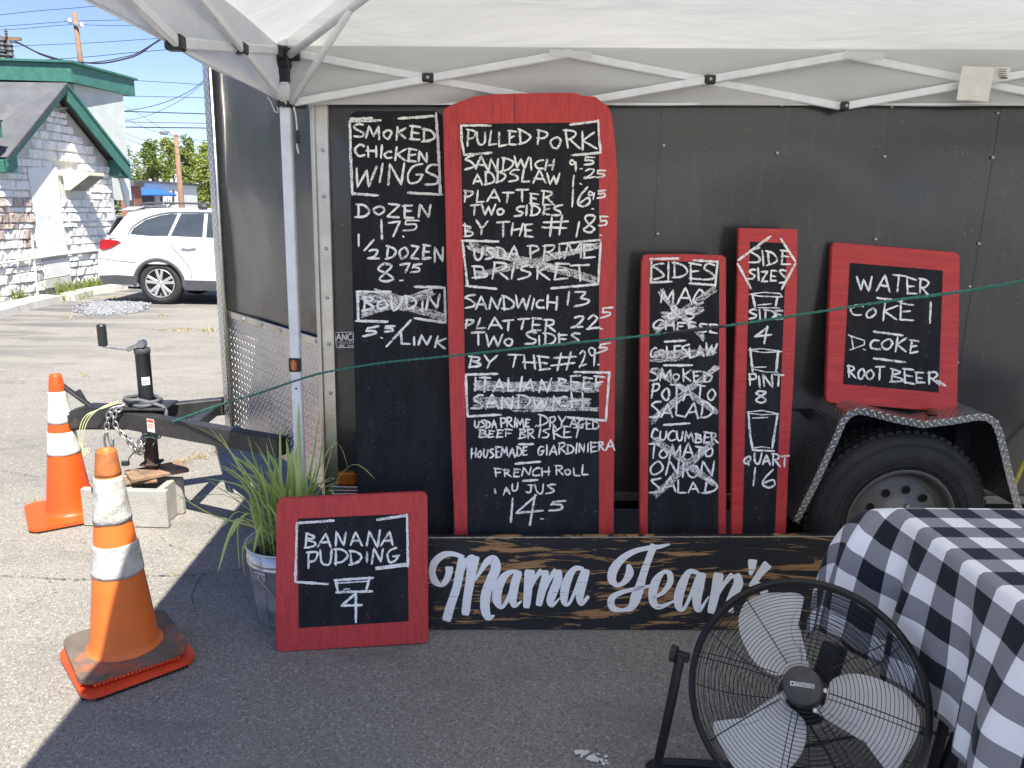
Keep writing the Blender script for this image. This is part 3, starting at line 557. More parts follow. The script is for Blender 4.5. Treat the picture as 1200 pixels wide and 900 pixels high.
# maker's sticker, partly behind the wings board
PS = Plane(SY-.006)
bm = bmesh.new(); q = [PS.at(*c) for c in ((391, 388), (436, 387), (438, 408), (393, 409))]; prism(bm, q, Vector((0, .001, 0))); stk = mk("sticker", bm, MT['ink'], tr)
bm = bmesh.new(); f_ = [(392.5, 389.5), (434.5, 388.5), (436.5, 406.5), (394.5, 407.5), (392.5, 389.5)]; ribbon(bm, PS, f_, .8, rough=0)
for s in text_strokes("ANCHOR", 394, 399, 432, 398.5, 8, .02): ribbon(bm, PS, s, 1.6, rough=.05)
for s in text_strokes("TRAILER MODEL", 395, 402.8, 434, 402.3, 2.2, .02): ribbon(bm, PS, s, .6, rough=0)
for s in text_strokes("5X10", 396, 406.4, 430, 405.9, 2.2, .02): ribbon(bm, PS, s, .6, rough=0)
mk("sticker_lettering", bm, MT['silver'], stk)
# fender
FY = 2.63
def fpt(px, py): v = ony(px, py, FY); return (v.x, v.z)
fprof = [fpt(*p) for p in [(929, 611), (952, 565), (975, 515), (984, 493), (993, 483), (1005, 478), (1020, 480), (1050, 488), (1082, 494), (1115, 490), (1145, 485), (1158, 486), (1168, 493), (1174, 507), (1184, 550), (1196, 596)]]
bm = bmesh.new(); cum = [0]
for a, b in zip(fprof, fprof[1:]): cum.append(cum[-1]+math.hypot(b[0]-a[0], b[1]-a[1]))
uvl = bm.loops.layers.uv.verify()
rows = [[bm.verts.new((x, y, z)) for x, z in fprof] for y in (FY, FY+.004, FY+.22)]
ny = (0, .004, .22)
for j in range(2):
    for i in range(len(fprof)-1):
        f = bm.faces.new((rows[j][i], rows[j][i+1], rows[j+1][i+1], rows[j+1][i]))
        for lp, (a, b) in zip(f.loops, ((i, j), (i+1, j), (i+1, j+1), (i, j+1))): lp[uvl].uv = (cum[a], ny[b])
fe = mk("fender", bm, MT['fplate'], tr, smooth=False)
bm = bmesh.new(); uvl = bm.loops.layers.uv.verify()           # folded front lip
cxm = sum(x for x, z in fprof)/len(fprof); lips = []
for i, (x, z) in enumerate(fprof):
    a = Vector(fprof[max(i-1, 0)]); b = Vector(fprof[min(i+1, len(fprof)-1)]); d = (b-a).normalized(); nn = Vector((d.y, -d.x))
    lips.append([bm.verts.new((x-nn.x*.003, FY-.006, z-nn.y*.003)), bm.verts.new((x+nn.x*.024, FY-.004, z+nn.y*.024)), bm.verts.new((x-nn.x*.003, FY+.004, z-nn.y*.003))])
for i in range(len(lips)-1):
    for k in ((0, 1), (2, 0)):
        f = bm.faces.new((lips[i][k[0]], lips[i+1][k[0]], lips[i+1][k[1]], lips[i][k[1]]))
        for lp, (a, b) in zip(f.loops, ((i, 0), (i+1, 0), (i+1, 1), (i, 1))): lp[uvl].uv = (cum[a], b*.03)
mk("fender_lip", bm, MT['fplate'], fe)
bm = bmesh.new(); v = ony(1092, 481, FY+.07); lathe(bm, [(.02, 0), (.02, .014), (.012, .02), (.0001, .021)], (v.x, v.y, v.z-.012), (0, 0, 1), 16); mk("fender_light", bm, simple("dark_amber_lens", (.16, .035, .015, 1), .25), fe)
bm = bmesh.new(); bar(bm, (ony(1132, 500, 2.8).x, 2.8, .36), (ony(1125, 490, 2.8).x, 2.8, .77), .012, .03); mk("fender_brace", bm, MT['under'], fe)
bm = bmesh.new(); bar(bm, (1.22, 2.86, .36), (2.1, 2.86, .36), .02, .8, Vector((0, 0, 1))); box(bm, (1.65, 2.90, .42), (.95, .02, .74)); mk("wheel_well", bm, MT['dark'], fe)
# wheel
WC = ony(1056, 602, 2.66); WC.z = .36; WR = .352
def tyre(c, R, w_, ax, parent, r_in):
    bm = bmesh.new()
    prof = [(r_in, .01), (r_in+.012, 0), (r_in+.05, -.010), (R-.06, -.010), (R-.022, .006), (R-.008, .022), (R, .04), (R, w_-.04), (R-.01, w_-.02), (R-.05, w_), (r_in, w_)]
    lathe(bm, prof, c, ax, 72); return mk("tyre", bm, MT['rubber'], parent, smooth=True)
wheel = bpy.data.objects.new("wheel", None); sc.collection.objects.link(wheel); wheel.location = WC; adopt(wheel, tr)
tyre(WC, WR, .2, (0, 1, 0), wheel, .205)
bm = bmesh.new()
for rr_, tt in ((.235, .0025), (.262, .0015), (.318, .0025)): tube(bm, [WC+Vector((math.cos(a)*rr_, -.011, math.sin(a)*rr_)) for a in [2*math.pi*k/72 for k in range(72)]], tt, 5, closed=True)
mk("sidewall_rib", bm, MT['rubber'], wheel, smooth=True)['kind'] = 'stuff'
bm = bmesh.new()                                                # tread blocks
for row, yy in enumerate((.047, .082, .118, .153)):
    for k in range(64):
        a = 2*math.pi*(k+(row % 2)*.5)/64; M = Matrix.Rotation(-a, 3, 'Y')
        box(bm, WC+Vector((math.cos(a)*(WR+.002), yy, math.sin(a)*(WR+.002))), (.011, .028, .022), M)
tdo = mk("tyre_tread", bm, MT['rubber'], wheel); tdo['kind'] = 'stuff'
bm = bmesh.new(); lathe(bm, [(.215, -.004), (.205, -.008), (.196, .0), (.192, .02), (.18, .035), (.165, .03), (.15, .022), (.10, .018), (.085, .004), (.07, -.006), (.062, -.01), (.048, -.01), (.046, .0), (.045, .04)], WC, (0, 1, 0), 64)
rim = mk("rim", bm, MT['rim'], wheel, smooth=True)
bm = bmesh.new(); lathe(bm, [(.045, .03), (.04, -.002), (.02, -.004), (.0001, -.004)], WC, (0, 1, 0), 24); mk("hub_cap", bm, MT['dark'], rim)
for k in range(10):
    a = 2*math.pi*(k+.3)/10; bm = bmesh.new(); c = WC+Vector((math.cos(a)*.128, .0165, math.sin(a)*.128))
    lathe(bm, [(.0165, 0), (.0155, -.003), (.013, -.003), (.0125, .0), (.0001, .0)], c, (0, 1, 0), 14); mk("vent_hole", bm, MT['dark'], rim)
for k in range(5):
    a = 2*math.pi*(k+.1)/5; bm = bmesh.new(); c = WC+Vector((math.cos(a)*.072, -.004, math.sin(a)*.072))
    lathe(bm, [(.009, 0), (.009, -.012), (.004, -.017), (.0001, -.017)], c, (0, 1, 0), 6); mk("lug_nut", bm, MT['chrome'], rim)
# ---- tongue, coupler, jack
TY = 3.55
def bm_bar(name, a, b, w_, h_, mat, parent, bev=.004, label=None): bm = bmesh.new(); bar(bm, a, b, w_, h_, bev=bev); return mk(name, bm, mat, parent, label)
nb = bm_bar("tongue_beam", (-1.66, 3.51, .49), (-.84, 3.12, .49), .055, .085, MT['steel'], tr)
bm_bar("tongue_beam", (-1.60, 3.62, .49), (-.80, 4.05, .49), .055, .085, MT['steel'], tr)
bm_bar("tongue_crossbar", (-1.33, 3.38, .485), (-1.33, 3.74, .485), .05, .05, MT['steel'], tr)
bm = bmesh.new(); box(bm, (-1.565, TY, .55), (.19, .17, .012), None, .003); mk("jack_plate", bm, MT['steel'], tr)
bm = bmesh.new()
prism(bm, [Vector((-1.99, TY-.045, .46)), Vector((-1.95, TY-.045, .515)), Vector((-1.86, TY-.045, .545)), Vector((-1.66, TY-.055, .54)), Vector((-1.64, TY-.055, .44)), Vector((-1.88, TY-.045, .435)), Vector((-1.97, TY-.045, .425))], Vector((0, .1, 0)), .012)
cp = mk("coupler", bm, MT['steel'], tr)
bm = bmesh.new(); bar(bm, (-1.84, TY, .535), (-1.965, TY-.01, .645), .03, .014); bar(bm, (-1.87, TY, .56), (-1.90, TY, .62), .02, .016); mk("coupler_latch", bm, MT['steel'], cp)
bm = bmesh.new(); lathe(bm, [(.036, -.05), (.04, -.03), (.036, .0), (.02, .02), (.0001, .025)], (-1.955, TY, .475), (0, 0, 1), 20); mk("coupler_socket", bm, MT['steel'], cp)
bm = bmesh.new(); q = Plane(0); a1 = Vector((-1.66, 3.51, .49)); d1 = (Vector((-.84, 3.12, .49))-a1).normalized(); n1 = Vector((d1.y, -d1.x, 0))
def onbeam(s, z, o=.0285): return a1+d1*s+n1*o+Vector((0, 0, z))
prism(bm, [onbeam(.155, .032), onbeam(.20, .032), onbeam(.20, -.03), onbeam(.155, -.03)], n1*.001); lb = mk("warning_label", bm, MT['white'], tr, "small white label with a red heading on the tongue beam")
bm = bmesh.new(); prism(bm, [onbeam(.158, .029, .0298), onbeam(.197, .029, .0298), onbeam(.197, .016, .0298), onbeam(.158, .016, .0298)], n1*.0006)
for z in (.008, .0, -.008): prism(bm, [onbeam(.159, z, .0298), onbeam(.195, z, .0298), onbeam(.195, z-.003, .0298), onbeam(.159, z-.003, .0298)], n1*.0006)
mk("label_print", bm, MT['redlab'], lb)
JX, JY = -1.585, TY
jk = bpy.data.objects.new("jack", None); sc.collection.objects.link(jk); jk.location = (JX, JY, .4); adopt(jk, tr)
bm = bmesh.new(); lathe(bm, [(.0001, .46), (.03, .46), (.033, .465), (.033, .80), (.036, .802), (.036, .825), (.03, .83), (.0001, .83)], (JX, JY, 0), None, 28); jt = mk("jack_tube", bm, MT['jack'], jk, smooth=False)
for p in jt.data.polygons: p.use_smooth = abs(p.normal.z) < .3
bm = bmesh.new(); box(bm, (JX, JY, .35), (.052, .052, .26), None, .004); box(bm, (JX, JY, .262), (.085, .085, .01), None, .002); mk("jack_leg", bm, MT['rust'], jk, "rusty square drop leg of the jack")
bm = bmesh.new(); bar(bm, (JX+.012, JY-.03, .852), (JX-.055, JY-.03, .822), .014, .02); bar(bm, (JX-.05, JY-.03, .824), (JX-.165, JY-.03, .838), .012, .012)
lathe(bm, [(.0001, -.016), (.018, -.016), (.018, .016), (.0001, .016)], (JX+.012, JY-.02, .852), (0, 1, 0), 16); cr = mk("jack_crank", bm, MT['chrome'], jk)
bm = bmesh.new(); lathe(bm, [(.0001, 0), (.019, 0), (.0205, .006), (.0205, .094), (.017, .10), (.0001, .10)], (JX-.162, JY-.03, .84), None, 20); mk("crank_grip", bm, MT['blackpl'], cr)
def onjack(a, z, r=.0336): return Vector((JX+math.sin(a)*r, JY-math.cos(a)*r, z))
bm = grid_sheet(bmesh.new(), lambda u, v: onjack(.02+u*1.1, .655+v*.038), 6, 1); jl = mk("jack_label", bm, MT['white'], jk)
bm = bmesh.new()
for r0, (z, n0) in enumerate(((.685, 5), (.674, 6), (.663, 3))):
    for k in range(n0):
        a = .12+k*.15
        if r0 == 0 and k == 3: continue
        grid_sheet(bm, lambda u, v: onjack(a+u*.10, z+v*.006-.003, .0341), 2, 1)
mk("label_print", bm, MT['ink'], jl)
# cable coiled round the jack foot
bm = bmesh.new(); pts = []
for k in range(60):
    a = k/59*2*math.pi*2.4+2.2; rr = .058+.012*math.sin(k*.7)
    pts.append((JX+math.cos(a)*rr*1.25-.005, JY+math.sin(a)*rr-.012, .562+k/59*.032+math.sin(k*.5)*.003))
pts += [(JX+.10, JY-.06, .56), (JX+.115, JY-.07, .52), (JX+.12, JY-.075, .47)]
cb = mk("coiled_cable", tube(bmesh.new(), smooth_pts(pts, 2), .0095, 8), MT['cableg'], smooth=True); bm.free()
tag(cb, "grey trailer cable coiled around the foot of the jack", "cable")
# safety chains
def link(bm, c, d, up, L=.036, W=.021, r=.0042):
    d = d.normalized(); s = up.cross(d)
    s = s.normalized() if s.length > .01 else Vector((1, 0, 0)); pts = []
    for k in range(12):
        a = 2*math.pi*k/12; x = math.cos(a)*W*.5; y = math.sin(a)*W*.5+(1 if math.sin(a) > 0 else -1)*(L-W)*.5
        pts.append(c+s*x+d*y)
    tube(bm, pts, r, 5, closed=True)
def chain(path, hook_at=None, label=''):
    P = [Vector(p) for p in smooth_pts(path, 8)]; bm = bmesh.new(); acc = 0; step = .027; k = 0
    for a, b in zip(P, P[1:]):
        seg = (b-a).length; t = step-acc
        while t <= seg:
            c = a.lerp(b, t/seg); d = b-a; up = Vector((0, 1, 0)) if k % 2 else Vector((1, 0, .6))
            u = up-d*(up.dot(d)/d.length_squared); link(bm, c, d, u if u.length > .1 else Vector((0, 0, 1))); k += 1; t += step
        acc = (seg-(t-step))
    if hook_at:
        h = Vector(hook_at); tube(bm, smooth_pts([tuple(h), tuple(h+Vector((-.014, 0, -.03))), tuple(h+Vector((-.012, 0, -.075))), tuple(h+Vector((.006, 0, -.09))), tuple(h+Vector((.022, 0, -.07))), tuple(h+Vector((.024, 0, -.03)))], 4), .0055, 6)
        tube(bm, smooth_pts([tuple(h+Vector((0, .004, 0))), tuple(h+Vector((.003, .004, -.04))), tuple(h+Vector((.012, .004, -.075)))], 4), .004, 6)
    o = mk("safety_chain", bm, MT['chrome'], smooth=True); tag(o, label, "chain")
yy = 3.46
def onb(px, py, y=3.47): v = ony(px, py, y); return tuple(v)
chain([onb(152, 480, 3.52), onb(140, 478, 3.49), onb(129, 483), onb(126, 495), onb(125, 505)], onb(125, 506), "steel safety chain hanging over the coupler with its open hook at the end")
chain([onb(156, 481, 3.53), onb(146, 477, 3.49), onb(135, 484), onb(135, 496), onb(141, 506), onb(150, 516), onb(160, 529), onb(166, 522), onb(170, 508, 3.5)], None, "steel safety chain looped under the coupler and gathered at the jack leg")
chain([onb(150, 512, 3.5), onb(158, 524, 3.48), onb(163, 531, 3.48), onb(168, 526), onb(164, 519), onb(172, 510, 3.49), onb(181, 512, 3.49), onb(184, 505, 3.5)], None, "short bunch of chain hanging just left of the jack leg")
bm = bmesh.new(); tube(bm, smooth_pts([onb(157, 530, 3.48), onb(152, 536, 3.48), onb(150, 541, 3.48)], 4), .003, 5); v = Vector(onb(147, 543, 3.48)); box(bm, v, (.034, .02, .022), None, .003)
o = mk("wire_plug", bm, MT['blackpl']); tag(o, "small black plug dangling under the coupler on a thin wire", "plug")
bm = bmesh.new()
for k in range(3):
    dx = k*3.0
    tube(bm, smooth_pts([onb(139, 470+k, 3.48), onb(122, 476+k, 3.46), onb(108-dx, 486, 3.43), onb(100-dx, 500, 3.42), onb(97-dx*.6, 520, 3.42), onb(98+dx, 536-dx, 3.42), onb(101+dx*.6, 525, 3.42)], 6), .0022, 5)
o = mk("wiring_loom", bm, MT['wire'], smooth=True); tag(o, "pale yellow-green wires looped over the coupler and hanging at its tip", "wire")

# concrete block and boards under the jack
bm = bmesh.new()
BX, BY, BW, BD, BH = -1.648, 3.475, .40, .20, .185
out = [(-BW/2, -BD/2), (BW/2, -BD/2), (BW/2, -BD/2+.05), (BW/2-.03, -BD/2+.06), (BW/2-.03, BD/2-.06), (BW/2, BD/2-.05), (BW/2, BD/2), (-BW/2, BD/2), (-BW/2, BD/2-.05), (-BW/2+.03, BD/2-.06), (-BW/2+.03, -BD/2+.06), (-BW/2, -BD/2+.05)]
rot = Matrix.Rotation(R_(-3), 3, 'Z'); BC = Vector((BX, BY, 0))
def bw(x, y, z): return BC+rot @ Vector((x, y, z))
# walls of the hollow block built as butted solids
xs_ = [(-BW/2, BW/2, -BD/2, -BD/2+.035), (-BW/2, BW/2, BD/2-.035, BD/2)]
for x0, x1, y0, y1 in xs_: box(bm, bw((x0+x1)/2, (y0+y1)/2, BH/2+.002), (x1-x0, y1-y0, BH), rot, .005)
for xc in (-BW/2+.045, 0, BW/2-.045): box(bm, bw(xc, 0, BH/2+.001), (.034, BD-.069, BH-.004), rot, .003)
o = mk("concrete_block", bm, MT['block']); tag(o, "pale hollow concrete block under the trailer jack", "concrete block")
bm = bmesh.new(); r2 = Matrix.Rotation(R_(38), 3, 'Z') @ Matrix.Rotation(R_(4), 3, 'X'); box(bm, (JX+.03, JY-.02, .225), (.26, .13, .018), r2, .003); o = mk("wooden_board", bm, MT['plank']); tag(o, "darker square-cut board directly under the rusty jack foot", "board")
bm = bmesh.new(); r2 = Matrix.Rotation(R_(22), 3, 'Z') @ Matrix.Rotation(R_(2), 3, 'Y'); box(bm, (JX-.09, JY-.10, .203), (.28, .085, .016), r2, .003); o = mk("wooden_board", bm, MT['plank']); tag(o, "brown split plank sticking out left over the concrete block", "board")

# ------------------------------------------------------------------ traffic cones
def cone(cx, cy, z0, hgt, rot, mats, label, base=.315, rb=.088, rt=.027, grp=None, hollow=False, bands=None, tilt=0):
    t = thing("traffic_cone", label, "traffic cone", (cx, cy, z0), grp)
    bm = bmesh.new(); s = base/2; rr = .05; pts = []
    for q, (sx, sy) in enumerate(((1, 1), (-1, 1), (-1, -1), (1, -1))):
        for k in range(5):
            a = q*math.pi/2+k/4*math.pi/2; pts.append(Vector((sx*(s-rr)+math.cos(a)*rr, sy*(s-rr)+math.sin(a)*rr, 0)))
    M = Matrix.Translation((cx, cy, z0)) @ Matrix.Rotation(rot, 4, 'Z')
    prism(bm, [M @ (p+Vector((0, 0, .006))) for p in pts], Vector((0, 0, .022)), .006); mk("base", bm, mats['base'], t)
    bm = bmesh.new(); tw = 0
    for q in range(4):                                          # notched rubber feet round the rim
        a = q*math.pi/2
        for k in range(22):
            d = -s+.04+(base-.08)*k/21; p = Matrix.Rotation(a, 3, 'Z') @ Vector((d, -s+.012, .005)); box(bm, M @ p, (.009, .018, .01), Matrix.Rotation(rot+a, 3, 'Z'))
    mk("base_teeth", bm, mats['teeth'], t)['kind'] = 'stuff'
    H0 = .028; rad = lambda z: rb+(rt-rb)*(z-H0)/(hgt-H0)
    def seg(name, za, zb, mat, extra=0, label=None):
        bm = bmesh.new(); n = 10; prof = [(rad(za)+extra*0, za)]+[(rad(za+(zb-za)*k/n)+extra, za+(zb-za)*k/n) for k in range(n+1)]+[(rad(zb)+extra*0, zb)]
        lathe(bm, prof, (cx, cy, z0), None, 40)
        if extra > .0012:
            for v in bm.verts:
                d = Vector((v.co.x-cx, v.co.y-cy, 0)); 
                if d.length > .01: v.co += d.normalized()*noise.noise(v.co*22)*.003
        mk(name, bm, mat, t, label, smooth=True)
    bm = bmesh.new(); lathe(bm, [(rb+.012, H0-.001), (rb+.006, H0+.003), (rb+.001, H0+.012)]+[(rad(z), z) for z in [H0+.03+(hgt-H0-.04)*k/12 for k in range(13)]]+[(rt-.002, hgt), (rt-.009, hgt+.001), (rt-.012, hgt-.04)], (cx, cy, z0), None, 40)
    mk("body", bm, mats['body'], t, smooth=True)
    for b in bands or []: seg(*b)
    return t
cone(-1.985, 3.53, 0, .70, R_(33), dict(base=MT['orange'], teeth=MT['blackpl'], body=MT['orange']), "clean bright orange cone with two white bands, standing farther back", bands=[("white_band", .318, .426, MT['sleeve2'], .002), ("white_band", .468, .619, MT['sleeve2'], .002)], rb=.104, rt=.026, base=.37)
cone(-1.163, 2.30, 0, .68, R_(40), dict(base=MT['redor'], teeth=MT['blackpl'], body=MT['orange']), "bottom cone of the stacked pair, only its bright red-orange base showing", base=.345, rb=.09, rt=.022)
cone(-1.168, 2.305, .037, .70, R_(37), dict(base=MT['grime'], teeth=MT['redor'], body=MT['orange2']), "dirty old orange cone with torn white bands stacked on another base in front", base=.325, rb=.105, rt=.028,
     bands=[("torn_white_band", .29, .394, MT["sleeve"], .003), ("torn_white_band", .467, .614, MT["sleeve"], .003), ("stained_tip", .62, .70, MT["rustorange"], .0012)])

# ------------------------------------------------------------------ menu boards
def board(name, label, pl, outline, panel, items, wd, red='red', thick=.016, ground=False, smears=(), cat="menu board", joints=()):
    P = [pl.at(*p) for p in outline]
    if ground:                                                  # run the two side edges down to the ground
        (i0, i1), (j0, j1) = ground
        for keep, low in ((i0, i1), (j0, j1)):
            a, b = P[keep], P[low]; t = (a.z-.004)/(a.z-b.z); P[low] = a.lerp(b, t)
    c = sum(P, Vector())/len(P); zb = min(p.z for p in P)
    t = thing(name, label, cat, (c.x, min(p.y for p in P), zb))
    bm = bmesh.new(); prism(bm, P, pl.n*thick, .0025); bk = mk("backing_board", bm, MT[red] if panel is not P else MT['black'], t)
    if panel:
        Q = [pl.at(*p, .0009) for p in panel]
        if ground:
            n = len(Q)
            for keep, low in ((0, n-1), (1, 2)) if n == 4 else ():
                a, b = Q[keep], Q[low]; tt = (a.z-.006)/(a.z-b.z); Q[low] = a.lerp(b, tt)
        bm = bmesh.new(); prism(bm, Q, pl.n*.0008); pn = mk("chalk_panel", bm, MT['black'], t)
    else: pn = bk; bk.data.materials.clear(); bk.data.materials.append(MT['black'])
    for j in joints:                                            # visible plank joints in the red frame
        bm = bmesh.new(); ribbon(bm, pl, j, 1.1, off=.0006, rough=.3); mk("plank_joint", bm, MT['crack'], t)
    for s in smears: smear(pl, *s[:3], pn, *(s[3:] if len(s) > 3 else ()))
    writing(pl, items, pn, wd); return t
# chicken wings board
P1 = Plane(2.60, 0, .115)
board("menu_board", "tall plain black chalkboard headed SMOKED CHICKEN WINGS leaning at the left end", P1,
 [(409, 140), (412, 133), (420, 130), (508, 130), (517, 133), (520, 141), (527, 400), (531, 627), (420, 627), (414, 380)], None,
 [[('-', [(410, 142), (446, 141)], [(411, 139.5), (436, 138.5)], [(467, 139), (508, 136)], [(511, 133), (514, 180), (516, 227)], [(410, 142), (411, 185), (413, 228)], [(414, 227), (443, 229)], [(478, 226), (518, 228)])],
  [("SMoKED", 414, 160, 509, 166, 14.5)], [("CHIcKEN", 416, 182, 503, 190, 13)], [("WINGS", 416, 216, 513, 216, 22)], [("DoZEN", 417, 253, 507, 257, 17)],
  [("17", 445, 279, 470, 279, 20), (".", 471, 277, 475, 277, 6), ("5", 473, 271, 489, 271, 12, .9)], [("1", 418, 288, 422, 288, 12), ("/", 427, 293, 438, 293, 15), ("2", 432, 303, 446, 303, 13), ("DoZEN", 452, 303, 521, 305, 17)],
  [("8", 443, 330, 463, 330, 21), (".", 468, 329, 473, 329, 6), ("75", 469, 317.5, 493, 318, 9.5, .9)],
  [('-', [(418, 342), (458, 342)], [(486, 336), (520, 337)], [(521, 337), (522, 378)], [(419, 342), (420, 376)], [(417, 376), (454, 377)], [(486, 373), (522, 378)])],
  [("BoUDiN", 425, 364, 515, 363, 17)], [("5", 426, 395, 445, 394, 12), (".", 446, 396, 450, 396, 6), ("5", 450, 389, 464, 389, 8), ("/", 455, 405, 478, 405, 29), ("LiNK", 469, 402, 523, 407, 13)]],
 2.7, ground=((9, 8), (6, 7)), thick=.012, smears=[((422, 345), (520, 372), 9), ((424, 368), (508, 342), 8), ((440, 342), (478, 352), 6)])
# pulled pork board
P2 = Plane(2.545, 0, .098)
board("menu_board", "tallest menu board, red arched frame, headed PULLED PORK", P2,
 [(519, 133), (521, 127), (533, 121), (555, 113), (577, 110.5), (600, 109.5), (623, 109), (648, 108.5), (672, 108.5), (683, 112), (697, 113), (704, 118), (713, 125), (717, 134), (719, 148), (722, 180), (724, 215), (723, 280), (722, 350), (721, 440), (720, 535), (719, 628), (533, 628), (528, 500), (525, 380), (522, 250)],
 [(540, 145), (702, 143.5), (702, 628), (548, 628)],
 [[('-', [(541, 147), (575, 147)], [(668, 146), (701, 142)], [(701, 141), (702, 160), (704, 179)], [(540.5, 147), (541, 165), (544, 181)], [(544, 181.5), (576, 179)], [(670, 182), (704, 179)])],
  [("PULLED", 546, 171, 620, 170, 16), ("PoRK", 628, 171, 697, 174, 18)], [("SANDWIcH", 545, 199, 650, 199, 14), ("9", 667, 199, 678, 199, 13), (".", 679, 198, 683, 198, 5), ("5", 684, 193, 697, 193, 8.5, .9)],
  [("ADD", 555, 215, 592, 215, 13), ("SLAW", 597, 214, 659, 215, 14), ("1", 670, 217, 673, 217, 15), (".", 679, 216, 683, 216, 5), ("25", 685, 209, 711, 207, 9.5, .9)],
  [("PLATTER", 543, 236, 648, 239, 14), ("16", 668, 245, 690, 242, 20), (".", 693, 245, 697, 245, 5), ("95", 688, 233, 711, 232, 9, .9)], [("TWo SIDES", 550, 253, 658, 252, 12)],
  [("BY THE", 543, 276, 625, 277, 15), ("#", 635, 276, 664, 276, 21), ("18", 673, 277, 699, 274, 21), (".", 701, 276, 705, 276, 5), ("5", 702, 264, 713, 264, 12, .9)],
  [('-', [(541, 282), (584, 283)], [(655, 286), (703, 281)], [(704, 284), (701, 333)], [(542, 283), (548, 335)], [(546, 335), (582, 338.5)], [(646, 338), (701, 333)])],
  [("USDA", 555, 303, 608, 304, 14), ("PRIME", 619, 304, 696, 302, 15)], [("BRISKET", 554, 327, 688, 328, 17)], [("SANDWIcH", 545, 361, 652, 363, 14), ("13", 663, 359, 689, 358, 17)],
  [("PLATTER", 544, 386, 650, 388, 13), ("22", 671, 385, 702, 383, 15), (".", 703, 385, 707, 385, 5), ("5", 704, 372, 717, 371, 10, .9)], [("TWo SIDES", 553, 405, 680, 403, 13)],
  [("BY THE", 549, 431, 643, 433, 14), ("#", 646, 434, 677, 434, 25), ("29", 679, 430, 697, 428, 20, .85), (".", 699, 427, 703, 427, 5), ("5", 700, 413, 715, 411, 11, .9)],
  [('-', [(546, 439), (583, 438)], [(673, 436), (714, 436.5)], [(714, 436), (712, 465), (710, 493)], [(546, 439), (546.5, 460), (548, 488)], [(548, 488), (587, 486)], [(665, 489), (710, 493)])],
  [("ITALIAN", 555, 459, 645, 459, 15), ("BEEF", 652, 458, 708, 456, 14)], [("SANDWIcH", 553, 480, 683, 478, 16)],
  [("USDA", 556, 502, 582, 501, 9, .85), ("PRIME", 586, 500, 621, 501, 10, .85), (",", 626, 499, 630, 499, 6), ("DRY", 631, 500, 663, 500, 12, .85), ("AGED", 668, 501, 702, 503, 11, .85)],
  [("BEEF", 561, 512, 599, 512, 8, .85), ("BR", 608, 513, 626, 513, 10, .85), ("ISKET", 631, 513, 681, 513, 11, .85)], [('-', [(608, 520.5), (625, 520.5)])],
  [("HoUSEMADE", 552, 537, 618, 534, 11, .85), ("GIARDINIERA", 630, 534, 719, 527, 11, .85)], [('-', [(604, 543.5), (633, 541)])], [("FRENCH", 580, 558, 644, 557, 9, .85), ("RoLL", 650, 557, 689, 557, 10, .85)],
  [('-', [(613, 563.5), (630, 562.5)])], [("i", 579, 578, 582, 578, 7), ("AU", 590, 579, 608, 576, 10, .85), ("JUS", 617, 578, 649, 579, 10, .85)],
  [("1", 597, 614, 602, 614, 31), ("4", 603, 614, 631, 614, 31), (".", 633, 608, 638, 608, 8), ("5", 643, 599, 665, 599, 13)]],
 2.45, ground=((22+1, 22), (20, 21)), thick=.02,
 smears=[((549, 288), (700, 329), 9), ((560, 322), (700, 288), 7), ((557, 452), (702, 454), 11, 5), ((556, 472), (692, 472), 12, 5), ((600, 480), (702, 479), 4, 2)],
 joints=([(535, 122), (537, 150), (538, 200)], [(578, 111), (577, 142)], [(603, 110), (603, 144)], [(699, 115), (697, 142)]))
# sides board
P3 = Plane(2.56, 0, .13)
board("menu_board", "narrow red framed board headed SIDES with every line scribbled out", P3,
 [(752, 305), (754, 299), (760, 298), (800, 297.5), (846, 299), (851, 302), (851, 400), (851, 628), (750, 628), (750, 400)], [(762, 306), (843, 307), (842, 628), (759, 628)],
 [[('-', [(762, 303.5), (795, 303)], [(813, 305), (841, 307)], [(841, 306), (838, 336)], [(763.5, 304), (763, 330)], [(762, 331), (787, 330)], [(808, 332), (837, 334)])],
  [("SIDES", 765, 327, 837, 328, 18)], [("MAC", 774, 356, 825, 356, 17)], [("&S", 781, 375, 815, 373, 14)], [("CHEESE", 765, 386, 841, 390, 10)], [('-', [(779, 400.5), (803, 399)])],
  [("CoLESLAW", 762, 419, 839, 417, 13)], [('-', [(778, 428), (811, 428)])], [("SMoKED", 761, 445, 835, 448, 13)], [("PoTATo", 763, 468, 838, 468, 17)], [("SALAD", 762, 489, 833, 490, 17)], [('-', [(778, 498), (808, 496)])],
  [("CUCUMBER", 763, 515, 841, 519, 11)], [("ToMATo", 760, 538, 836, 536, 15)], [("ONIoN", 762, 557, 836, 560, 17)], [("SALAD", 762, 577, 838, 579, 16)]],
 2.35, ground=((9, 8), (6, 7)), thick=.022, smears=[((838, 338), (768, 388), 8), ((773, 342), (825, 396), 6, 3), ((778, 372), (822, 362), 9, 4, 'smear', 1.6), ((765, 416), (838, 412), 9), ((762, 423), (800, 421), 3, 2), ((768, 433), (840, 483), 7), ((840, 430), (763, 494), 7), ((767, 515), (838, 568), 7), ((835, 518), (768, 580), 8)])
